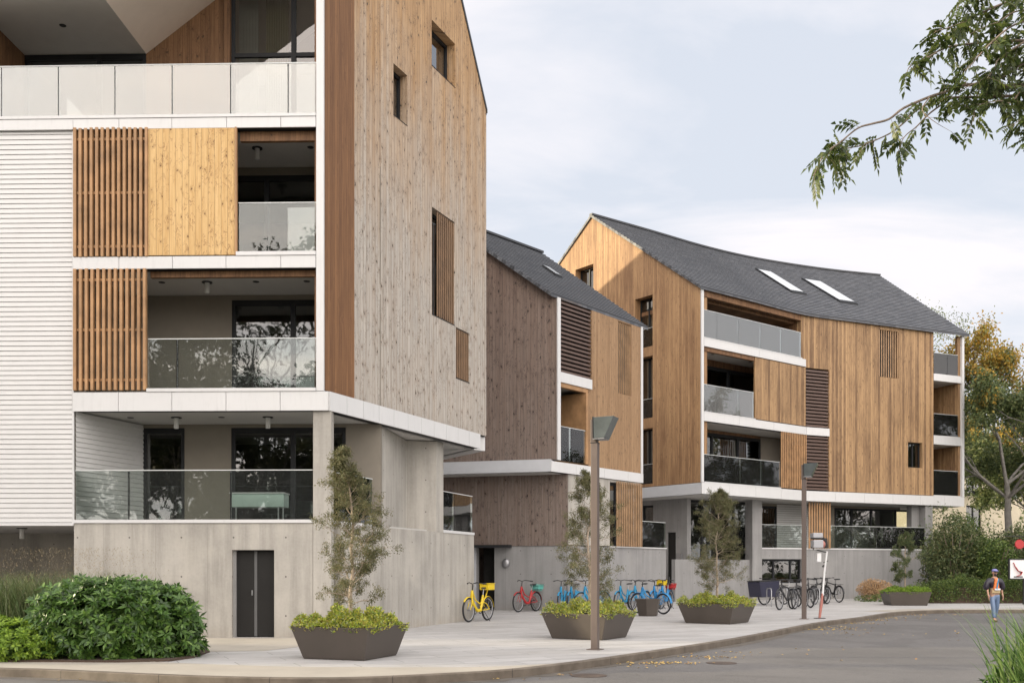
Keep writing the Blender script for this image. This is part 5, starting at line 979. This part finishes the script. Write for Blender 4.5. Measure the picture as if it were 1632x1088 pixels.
def bike(label, group, mat='p_blue', step=True, basket=None, box=None, turn=12, seatmat='p_navy', big=False, front_frame=False, kick=True, name='bicycle'):
    e = empty(name, (0, 0, 0), label=label, cat='bicycle', group=group); wb = 1.08; th = .036 if step else .016; R0 = .335
    wheel(e, 0); wheel(e, wb); bb = (.42, 0, .30); hd0 = (.93, 0, .62); hd1 = (.885, 0, .86); st = (.25, 0, .80)
    f = MB()
    if step:
        f.tube([hd1, hd0, (.74, 0, .40), (.60, 0, .30), bb], [th, th*1.25, th*1.35, th*1.3, th*1.2], 9); f.tube([bb, (.34, 0, .52), (.27, 0, .72)], [th*1.1, th, th*.8], 9)
        f.tube([hd1, (.72, 0, .60), (.50, 0, .50), (.345, 0, .50)], [th*.6, th*.62, th*.55, th*.5], 7)
        for s in (-1, 1): f.tube([bb, (.2, .05*s, .31), (0, .06*s, R0)], [.018, .014, .014], 6); f.tube([(.33, 0, .55), (.16, .055*s, .48), (0, .06*s, R0)], [.014, .012, .012], 6)
    else:
        f.tube([hd1, hd0], .028, 8); f.tube([hd0, bb], .027, 8); f.tube([(.895, 0, .80), (.28, 0, .70)], .023, 8); f.tube([bb, (.25, 0, .75)], .024, 8)
        for s in (-1, 1): f.tube([bb, (0, .06*s, R0)], .011, 6); f.tube([(.27, 0, .70), (0, .06*s, R0)], .009, 6)
    f.build('frame', M[mat], e); sp = MB().tube([(.275, 0, .70), (.232, 0, .90)], .015, 8).build('seat_post', M['steel'], e)
    MB().add([(.05, -.085, .915), (.05, .085, .915), (.16, .08, .90), (.16, -.08, .90), (.36, -.018, .905), (.36, .018, .905), (.05, -.075, .955), (.05, .075, .955), (.16, .06, .945), (.16, -.06, .945), (.36, -.015, .93), (.36, .015, .93)],
        [(0, 1, 2, 3), (3, 2, 5, 4), (6, 9, 8, 7), (9, 10, 11, 8), (0, 6, 7, 1), (1, 7, 8, 2), (2, 8, 11, 5), (5, 11, 10, 4), (4, 10, 9, 3), (3, 9, 6, 0)], True).build('saddle', M['black'], e, bevel=.008)
    g = Matrix.Translation((.9, 0, 0)) @ Matrix.Rotation(R(turn), 4, 'Z') @ Matrix.Translation((-.9, 0, 0)); hb = MB()
    if step: hb.tube([(.885, 0, .86), (.862, 0, 1.02)], .016, 8); hb.tube([(.76, -.30, 1.05), (.86, -.14, 1.075), (.875, 0, 1.04), (.86, .14, 1.075), (.76, .30, 1.05)], .012, 7)
    else: hb.tube([(.885, 0, .86), (.875, 0, .95), (.93, 0, .97)], .014, 8); hb.tube([(.90, -.29, .98), (.93, -.1, .97), (.93, .1, .97), (.90, .29, .98)], .012, 7)
    h = hb.build('handlebar', M['black'], e, g)
    for s in (-1, 1): MB().tube([(.77 if step else .90, s*.29, 1.05 if step else .98), (.70 if step else .88, s*.36, 1.04 if step else .985)], .018, 8).build('grip', M['black'], h)
    fk = MB()
    for s in (-1, 1): fk.tube([(.93, .035*s, .64), (.985, .05*s, .50), (wb, .05*s, R0)], [.016, .014, .011], 6)
    fk.build('fork', M[mat], e); ck = MB().torus(bb, (0, 1, 0), .085, .010, 18, 5); ck.tube([(bb[0], -.07, bb[2]), (bb[0]+.13, -.075, bb[2]-.09)], .009, 5).tube([(bb[0], .07, bb[2]), (bb[0]-.13, .075, bb[2]+.09)], .009, 5)
    ck.box(bb[0]+.09, bb[0]+.18, -.15, -.085, bb[2]-.105, bb[2]-.08).box(bb[0]-.18, bb[0]-.09, .085, .15, bb[2]+.08, bb[2]+.105); ck.build('crankset', M['black'], e)
    gm = mat if step else 'p_black'; guard(e, 0, gm, R(-10 if big else 10), R(175), R0, .05 if big else .032); guard(e, wb, gm, R(40), R(150), R0, .03)
    if kick: MB().tube([(.30, .05, .28), (.26, .22, .0)], .010, 5).build('kickstand', M['black'], e)
    if box: MB().box(-.16, .20, -.15, .15, .86, 1.02).build('rear_box', M[box], e, bevel=.02); MB().box(-.17, .21, -.156, .156, 1.022, 1.05).build('box_lid', M[box], e, bevel=.01); MB().tube([(.0, 0, .86), (.15, 0, .62)], .02, 6).build('box_support', M[mat], e)
    if basket:
        b = MB(); 
        for k in range(6): z = .70+k*.045; s = .12+.012*k; b.tube([(-.08-s, -s, z), (-.08+s, -s, z), (-.08+s, s, z), (-.08-s, s, z), (-.08-s, -s, z)], .008, 5)
        for k in range(14): a = 2*math.pi*k/14; cx, cy = math.cos(a), math.sin(a); q = 1/max(abs(cx), abs(cy)); b.tube([(-.08+cx*q*.12, cy*q*.12, .70), (-.08+cx*q*.18, cy*q*.18, .93)], .008, 4)
        b.box(-.20, .04, -.12, .12, .695, .71).box(-.235, .075, -.155, .155, .76, .90); b.build('basket', M[basket], e)
    if not step: MB().box(-.2, .22, -.06, .06, .715, .73).tube([(0, .06, R0), (.0, .06, .72)], .006, 4).tube([(0, -.06, R0), (.0, -.06, .72)], .006, 4).build('rear_rack', M['black'], e)
    return e
def place(e, pf, pr_px, deeper=True, wb=1.22, lean=0):
    """stand the front wheel on the ground spot pf and swing the rear wheel to the photograph's column pr_px"""
    f = G(*pf); best = None
    for i in range(0, 3600):
        a = i/3600*2*math.pi; x = f.x+wb*math.cos(a); y = f.y+wb*math.sin(a)
        if (y > f.y) != deeper: continue
        er = abs(816+x/y*1600-pr_px)
        if best is None or er < best[0]: best = (er, a, x, y)
    _, a, x, y = best; e.scale = (1.24 if 'black' in e['label'] else 1.13,)*3; e.location = (x, y, 0); e.rotation_euler = (R(lean), 0, a+math.pi); return e
BG = 'shared bicycles parked along the middle block'
place(bike('yellow bicycle with a yellow box over its rear wheel, by the concrete corner', BG, 'p_yellow', box='p_yellow', turn=-14), (747, 991), 777)
place(bike('red bicycle with a mint green basket behind its saddle', BG, 'p_red', basket='p_mint', turn=-10), (826, 975), 854)
bl = bike('leftmost blue bicycle, directly behind the lamp post planter', BG, 'p_teal', turn=-12); place(bl, (892, 975), 903)
for lab, pf, pr in (('second blue bicycle, half behind the tree trunk by the lamp post', (908, 974), 921), ('blue bicycle right of that tree trunk, partly behind the lamp post', (926, 974), 962), ('blue bicycle leftmost of the cluster by the small empty pot', (985, 972), 1006), ('second blue bicycle of the cluster by the small empty pot', (1008, 972), 1030)):
    c = copy_tree(bl); c['label'] = lab; place(c, pf, pr)
place(bike('big blue bicycle seen side on behind the small empty pot', BG, 'p_blue', turn=-25, big=True), (1017, 976.5), 1057, False)
place(bike('blue bicycle with a yellow rear box at the right end of the cluster', BG, 'p_blue', box='p_yellow', turn=-10), (1040, 971), 1055)
place(bike('blue bicycle with a red basket, last before the dark door', BG, 'p_blue', basket='p_red', turn=-10), (1053, 970.5), 1068)
KG = 'black bicycles parked by the farther lamp post'
cb = bike('black cargo bicycle with a big dark box on the far left of the bicycle rack', KG, 'p_black', False, name='cargo_bicycle', kick=False); place(cb, (1221, 963.5), 1250, True)
cx = MB().prism_y([(.62, .30), (1.55, .30), (1.66, .86), (.60, .90)], -.30, .30).build('cargo_box', M['p_navy'], cb, bevel=.02); MB().prism_y([(.60, .905), (1.67, .865), (1.67, .89), (.60, .93)], -.31, .31).build('box_rim', M['black'], cx)
kb_ = bike('black bicycle with its front wheel towards the road, next to the cargo box', KG, 'p_black', False, turn=10, kick=False); place(kb_, (1244, 971.5), 1262)
for lab, pf, pr in (('black bicycle in the middle of the rack, left of the lamp post', (1268, 970), 1283), ('black bicycle just right of the lamp post', (1290, 968), 1272), ('black bicycle between the lamp post and the tilted pole', (1300, 963), 1318), ('black bicycle leaning behind the tilted pole', (1312, 961), 1296)):
    c = copy_tree(kb_); c['label'] = lab; place(c, pf, pr)
c = copy_tree(kb_); c['label'] = 'black bicycle standing alone side on at the right of the rack'; place(c, (1316, 958.5), 1337.5, False); 
e = empty('bicycle_rack', tuple(G(1262, 966)), label='low steel hoop rack among the black bicycles', cat='bicycle rack'); m = MB()
for k in range(4): x = -1.0+k*.7; m.tube([(x, -.4, 0), (x, -.4, .7), (x, -.3, .8), (x, .3, .8), (x, .4, .7), (x, .4, 0)], .022, 8)
m.build('hoops', M['steel'], e)

# ================================================================= tilted pole with grey boxes
c = G(1307, 985); e = empty('equipment_pole', tuple(c), label='tilted white and coral pole carrying grey equipment boxes', cat='pole'); s = c.y/1600; q = lambda px, py: ((px-1307)*s, 0, (985-py)*s)
MB().tube([q(1306, 985), q(1309, 962), q(1311, 945)], [.04, .05, .034], 10).build('lower_sleeve', M['p_coral'], e); MB().tube([q(1311, 948), q(1314, 910), q(1318, 878)], [.035, .032, .03], 10).build('pole', M['p_white'], e); MB().box(-.18, .15, -.12, .12, 0, .02).build('base_plate', M['black'], e)
def pbx(x0, x1, y0, y1, d=.2): a, b = q(x0, y1), q(x1, y0); return MB().box(a[0], b[0], -d, d, a[2], b[2])
h = pbx(1293, 1309, 849, 857, .2).build('upper_box', M['p_silver'], e, bevel=.03); pbx(1294, 1310, 860, 873, .18).build('equipment_box', M['p_silver'], e, bevel=.03); pbx(1301, 1308, 881, 895, .08).build('hanging_box', M['p_white'], e, bevel=.015)
MB().tube([q(1292, 858), q(1318, 858), q(1319, 872), q(1293, 872)], .025, 6).tube([q(1302, 876), q(1318, 880)], .02, 6).tube([q(1311, 857), q(1316, 862), q(1315, 872)], .06, 8).tube([q(1296, 858), q(1296, 876)], .015, 5).build('bracket', M['black'], e); MB().ball(q(1311, 867), .10, .1, .13).build('cable_coil', M['p_coral'], e)
MB().tube([q(1312, 896), q(1320, 893)], .014, 6).tube([q(1311, 903), q(1313, 900)], .03, 6).build('clamp', M['black'], e)

# ================================================================= person
paint('skin', (.42, .24, .16)); paint('cloth_navy', (.022, .018, .030)); paint('cloth_jeans', (.13, .19, .30)); paint('cloth_orange', (.72, .20, .05)); paint('cloth_beige', (.50, .38, .20)); paint('cap', (.20, .20, .42)); paint('shoe', (.10, .09, .03)); M['cloth_jeans'].node_tree.nodes['Principled BSDF'].inputs['Roughness'].default_value = .9
pe = empty('person', (*PG(1585, 33.6), RZ), R(4), label='person in a cap, dark jacket, orange top and jeans walking on the road', cat='person')
def skin(name, chains, mat, parent, sub=2):
    vs, es, rs_ = [], [], []; idx = {}
    for ch in chains:
        pr = None
        for x, y, z, r in ch:
            k = (round(x, 4), round(y, 4), round(z, 4))
            if k not in idx: idx[k] = len(vs); vs.append(k); rs_.append(r if hasattr(r, '__len__') else (r, r))
            if pr is not None and pr != idx[k]: es.append((pr, idx[k]))
            pr = idx[k]
    me = bpy.data.meshes.new(name); me.from_pydata(vs, es, []); o = bpy.data.objects.new(name, me); sc.collection.objects.link(o); o.parent = parent; me.materials.append(M[mat])
    s = o.modifiers.new('skin', 'SKIN'); s.use_smooth_shade = True
    for i, r in enumerate(rs_): me.skin_vertices[0].data[i].radius = r
    me.skin_vertices[0].data[0].use_root = True; u = o.modifiers.new('sub', 'SUBSURF'); u.levels = sub; u.render_levels = sub; return o
pel = (0, 0, .95, (.15, .11)); ch = [[pel, (0, 0, 1.10, (.13, .095)), (0, 0, 1.28, (.16, .11)), (0, 0, 1.42, (.13, .09)), (0, -.005, 1.50, .055), (0, -.015, 1.56, .055), (0, -.02, 1.61, (.07, .08)), (0, -.01, 1.68, (.078, .092)), (0, -.005, 1.745, (.055, .065))]]
for s, fy, ky in ((-1, -.16, -.10), (1, .14, .02)):
    ch.append([pel, (s*.09, 0, .86, .088), (s*.095, ky, .50, .056), (s*.09, fy+.03, .10, .038), (s*.09, fy-.10, .035, .034)])
    wr = (s*.275, -.06+.05*s, .885, .026); ch.append([(0, 0, 1.42, (.13, .09)), (s*.17, 0, 1.40, .06), (s*.245, .02, 1.14, .043), wr, (s*.275, -.08+.05*s, .82, (.018, .036))])
    for k, (dy, l) in enumerate(((-.028, .062), (-.010, .072), (.008, .068), (.026, .052))): ch.append([(s*.275, -.08+.05*s, .82, (.018, .036)), (s*.273, -.085+.05*s+dy, .79, .009), (s*.268, -.09+.05*s+dy, .79-l*.55, .008), (s*.255, -.092+.05*s+dy, .79-l, .007)])
    ch.append([wr, (s*.262, -.112+.05*s, .85, .010), (s*.252, -.13+.05*s, .815, .008)])
body = skin('body', ch, 'skin', pe)
skin('jacket', [[(0, .01, 1.08, (.19, .13)), (0, .01, 1.25, (.21, .14)), (0, .01, 1.40, (.15, .11)), (0, .01, 1.47, (.085, .075))], *[[(0, .01, 1.40, (.15, .11)), (s*.20, .01, 1.39, .105), (s*.275, .02, 1.22, .11), (s*.285, .01, 1.05, .095)] for s in (-1, 1)]], 'cloth_navy', body)
tr_ = [[(0, 0, .96, (.165, .12)), (0, 0, .90, (.165, .12))]]
for s, fy, ky in ((-1, -.16, -.10), (1, .14, .02)): tr_.append([(0, 0, .90, (.165, .12)), (s*.092, 0, .82, .098), (s*.097, ky, .50, .074), (s*.092, fy+.03, .12, .062)])
skin('trousers', tr_, 'cloth_jeans', body)
for s, fy in ((-1, -.16), (1, .14)): skin('shoe', [[(s*.09, fy+.05, .045, (.045, .045)), (s*.09, fy-.05, .045, (.048, .042)), (s*.09, fy-.14, .035, (.042, .03))]], 'shoe', body)
sh = MB()
for i in range(7):
    for j in range(6): pass
def patch(w0, w1, z0, z1, y0, bulge, mat, name, n=8, m=6):
    b = MB(); vs = []
    for j in range(m+1):
        t = j/m; w = w0+(w1-w0)*t
        for i in range(n+1): a = (i/n-.5)*2; vs.append((a*w, y0-bulge*(1-a*a), z0+(z1-z0)*t))
    b.add(vs, [(j*(n+1)+i, j*(n+1)+i+1, (j+1)*(n+1)+i+1, (j+1)*(n+1)+i) for j in range(m) for i in range(n)], True); o = b.build(name, M[mat], body); so = o.modifiers.new('thick', 'SOLIDIFY'); so.thickness = .015; return o
patch(.115, .06, 1.07, 1.46, -.115, .05, 'cloth_orange', 'shirt'); patch(.15, .15, .96, 1.10, -.095, .045, 'cloth_beige', 'shirt_hem'); st = MB(); st.tube([(-.03, -.19, 1.08), (.0, -.185, 1.25), (.05, -.14, 1.44)], .022, 6); st.build('bag_strap', M['p_teal'], body); MB().box(-.10, .10, -.205, -.17, 1.06, 1.12).build('belt_bag', M['p_white'], body, bevel=.01)
MB().ball((0, -.005, 1.715), .093, .105, .062).build('cap', M['cap'], body); MB().add([(-.07, -.08, 1.71), (.07, -.08, 1.71), (.05, -.17, 1.695), (-.05, -.17, 1.695), (-.07, -.08, 1.72), (.07, -.08, 1.72), (.05, -.17, 1.705), (-.05, -.17, 1.705)], [(0, 3, 2, 1), (4, 5, 6, 7), (0, 1, 5, 4), (1, 2, 6, 5), (2, 3, 7, 6), (3, 0, 4, 7)]).build('cap_peak', M['cap'], body)
MB().box(-.068, -.008, -.112, -.095, 1.652, 1.682).box(.008, .068, -.112, -.095, 1.652, 1.682).box(-.008, .008, -.11, -.10, 1.668, 1.674).build('sunglasses', M['black'], body); MB().ball((0, -.07, 1.575), .055, .045, .05).build('beard', M['black'], body); MB().ball((0, -.118, 1.635), .014, .02, .022).build('nose', M['skin'], body); MB().ball((0, -.112, 1.595), .022, .006, .006).build('mouth', M['p_coral'], body)
for s in (-1, 1): MB().ball((s*.086, -.005, 1.645), .010, .02, .03).build('ear', M['skin'], body)

# ================================================================= signs, balcony furniture, small things
Ys = 47.0; e = empty('sign_board', (*PG(1627, Ys), 0), label='white board with a red splashing figure, framed in black', cat='sign'); x0 = e.location.x
W_ = lambda px, py: ((px-1627)*Ys/1600, HC+(908-py)*Ys/1600)
a, b = W_(1609, 921), W_(1646, 891.5); MB().box(a[0], b[0], -.04, .04, a[1], b[1]).build('board', M['p_white'], e); fm = MB().box(a[0]-.05, a[0], -.06, .06, a[1]-.05, b[1]+.05).box(b[0], b[0]+.05, -.06, .06, a[1]-.05, b[1]+.05).box(a[0], b[0], -.06, .06, b[1], b[1]+.05).box(a[0], b[0], -.06, .06, a[1]-.05, a[1]); fm.build('frame', M['black'], e)
sp = MB(); P_ = [(1614, 896, .05), (1617, 903, .09), (1621, 909, .13), (1627, 911, .16), (1624, 916, .12), (1619, 917.5, .09)]; vs = [(W_(x, y)[0], -.05, W_(x, y)[1], r) for x, y, r in P_]
for (x, y, z, r), (x2, y2, z2, r2) in zip(vs[:-1], vs[1:]): sp.bar((x, -.047, z), (x2, -.047, z2), r+r2, .012)
a2 = W_(1615, 919.5); sp.build('red_figure', M['p_red'], e); MB().box(a2[0], a2[0]+.42, -.056, -.042, a2[1], a2[1]+.05).build('dark_line', M['black'], e); MB().box(.1, .2, -.05, .05, 0, a[1]-.05).build('post', M['black'], e)
e = empty('hanging_sign', (*PG(1626, 49.5), 0), label='round red sign hanging from a dark bar at the right edge', cat='sign'); zc_ = HC+41/1600*49.5
MB().tube([(-.30, -.05, zc_), (-.30, .05, zc_)], .01, 4); MB().lathe((0, 0, 0), [(.22, 0), (.25, .03), (.22, .06)], 9).build('red_disc', M['p_red'], e, Matrix.Translation((-.05, 0, zc_)) @ Matrix.Rotation(R(90), 4, 'X')); MB().box(-.75, 1.4, -.03, .03, zc_+.38, zc_+.42).box(-.06, -.04, -.02, .02, zc_+.2, zc_+.38).build('bar', M['black'], e); MB().box(.9, 1.0, -.05, .05, 0, zc_+.379).build('post', M['black'], e)
e = empty('balcony_table', tuple(F1.W(U(414, .9), .9))+(2.78,), label='pale green glass sided table on the raised ground floor loggia', cat='table'); e.rotation_euler = (0, 0, R(-1.5))
MB().box(-.66, .66, -.25, .25, .36, .68).build('glass_box', M['p_mintglass'] if 'p_mintglass' in M else plain('mint_panel', (.50, .60, .55), .2, var=.04), e, bevel=.01); MB().box(-.68, .68, -.27, .27, .69, .715).build('table_top', M['white'], e)
for x in (-.64, -.52, .52, .64): MB().box(x-.015, x+.015, -.24, -.21, 0, .359).build('leg', M['steel'], e)
for i, (u_, lab) in enumerate(((9.75, 'left white chair on the lowest end balcony'), (10.5, 'right white chair on the lowest end balcony'))):
    if i == 0:
        e = empty('balcony_chair', (0, 0, 0), label=lab, cat='chair', group='white chairs on the end balcony'); MB().box(-.2, .2, -.2, .2, .43, .46).build('seat', M['p_white'], e); MB().box(-.2, .2, .17, .2, .50, .88).build('backrest', M['p_white'], e)
        for x in (-.18, .18):
            for y in (-.18, .18): MB().box(x-.015, x+.015, y-.015, y+.015, 0, .43 if y < 0 else .5).build('leg', M['steel'], e)
    else: e = copy_tree(e); e['label'] = lab
    e.location = (*F3b.W(u_, 1.2), 5.9); e.rotation_euler = (0, 0, R(24+180*0))
e = empty('balcony_table', (*F3b.W(10.1, .7), 5.9), R(24), label='red brown table between the chairs on the lowest end balcony', cat='table'); MB().box(-.35, .35, -.3, .3, .68, .72).build('table_top', M['slat'], e)
for x in (-.3, .3):
    for y in (-.25, .25): MB().box(x-.02, x+.02, y-.02, y+.02, 0, .68).build('leg', M['slat'], e)
c = PG(1489, 57); e = tag(MB().box(-.25, .25, -.03, .03, .5, 1.6).build('white_board', M['p_white']), 'small white board showing between the end column and the shrubs', 'board'); e.location = (c[0]-.05, c[1]-.3, 0)
def litter(name, spots, label):
    P, D = [], []
    for px, py, n, sx, sy in spots:
        g = G(px, py, RZ)
        for _ in range(n): P.append((g.x+rng.normal(0, sx), g.y+rng.normal(0, sy), RZ+.012)); a = rng.uniform(0, 6.28); D.append((math.cos(a), math.sin(a), rng.uniform(0, .25)))
    P = np.array(P); n = len(P); N = np.tile([0, 0, 1.], (n, 1))+rng.normal(0, .3, (n, 3)); o = leaves(name, P, np.array(D), rng.uniform(.04, .09, n), rng.uniform(.03, .06, n), 'lf_fallen', None, N, .2); tag(o, label, 'leaves', kind='stuff')
litter('fallen_leaves', [(1050, 1057, 80, .35, .12), (1130, 1047, 45, .3, .2), (1180, 1040, 12, .3, .3), (1310, 1003, 50, .4, .2), (1330, 1000, 35, .4, .3), (1368, 993, 50, .35, .3), (1395, 988, 40, .35, .3), (1430, 985, 30, .5, .4), (1480, 980, 40, .9, .3), (1340, 1010, 20, .5, .4), (1365, 1003, 20, .5, .5), (850, 1076, 14, .5, .1), (760, 1082, 10, .5, .1), (1545, 975, 20, 1.2, .2), (1000, 1062, 10, .4, .15), (180, 1085, 10, .5, .1), (1500, 1010, 20, 2, 2), (1250, 1040, 18, 1.5, 1)], 'scattered yellow fallen leaves on the road along the kerb')
def cover_lid(px, py, r, label): g = G(px, py, RZ); e = MB().lathe((0, 0, 0), [(r, 0), (r, .006)], 28); o = e.build('manhole_cover', M['iron']); o.location = (g.x, g.y, RZ+.002); tag(o, label, 'manhole cover', 'round covers in the road')
M['iron'] = plain('rusty_iron', (.10, .075, .06), .6, .3, var=.3, scale=9)
cover_lid(938, 1076, .30, 'rusty round cover in the road below the nearer lamp post'); cover_lid(1150, 1056, .28, 'dark round cover in the road right of the leaf pile')
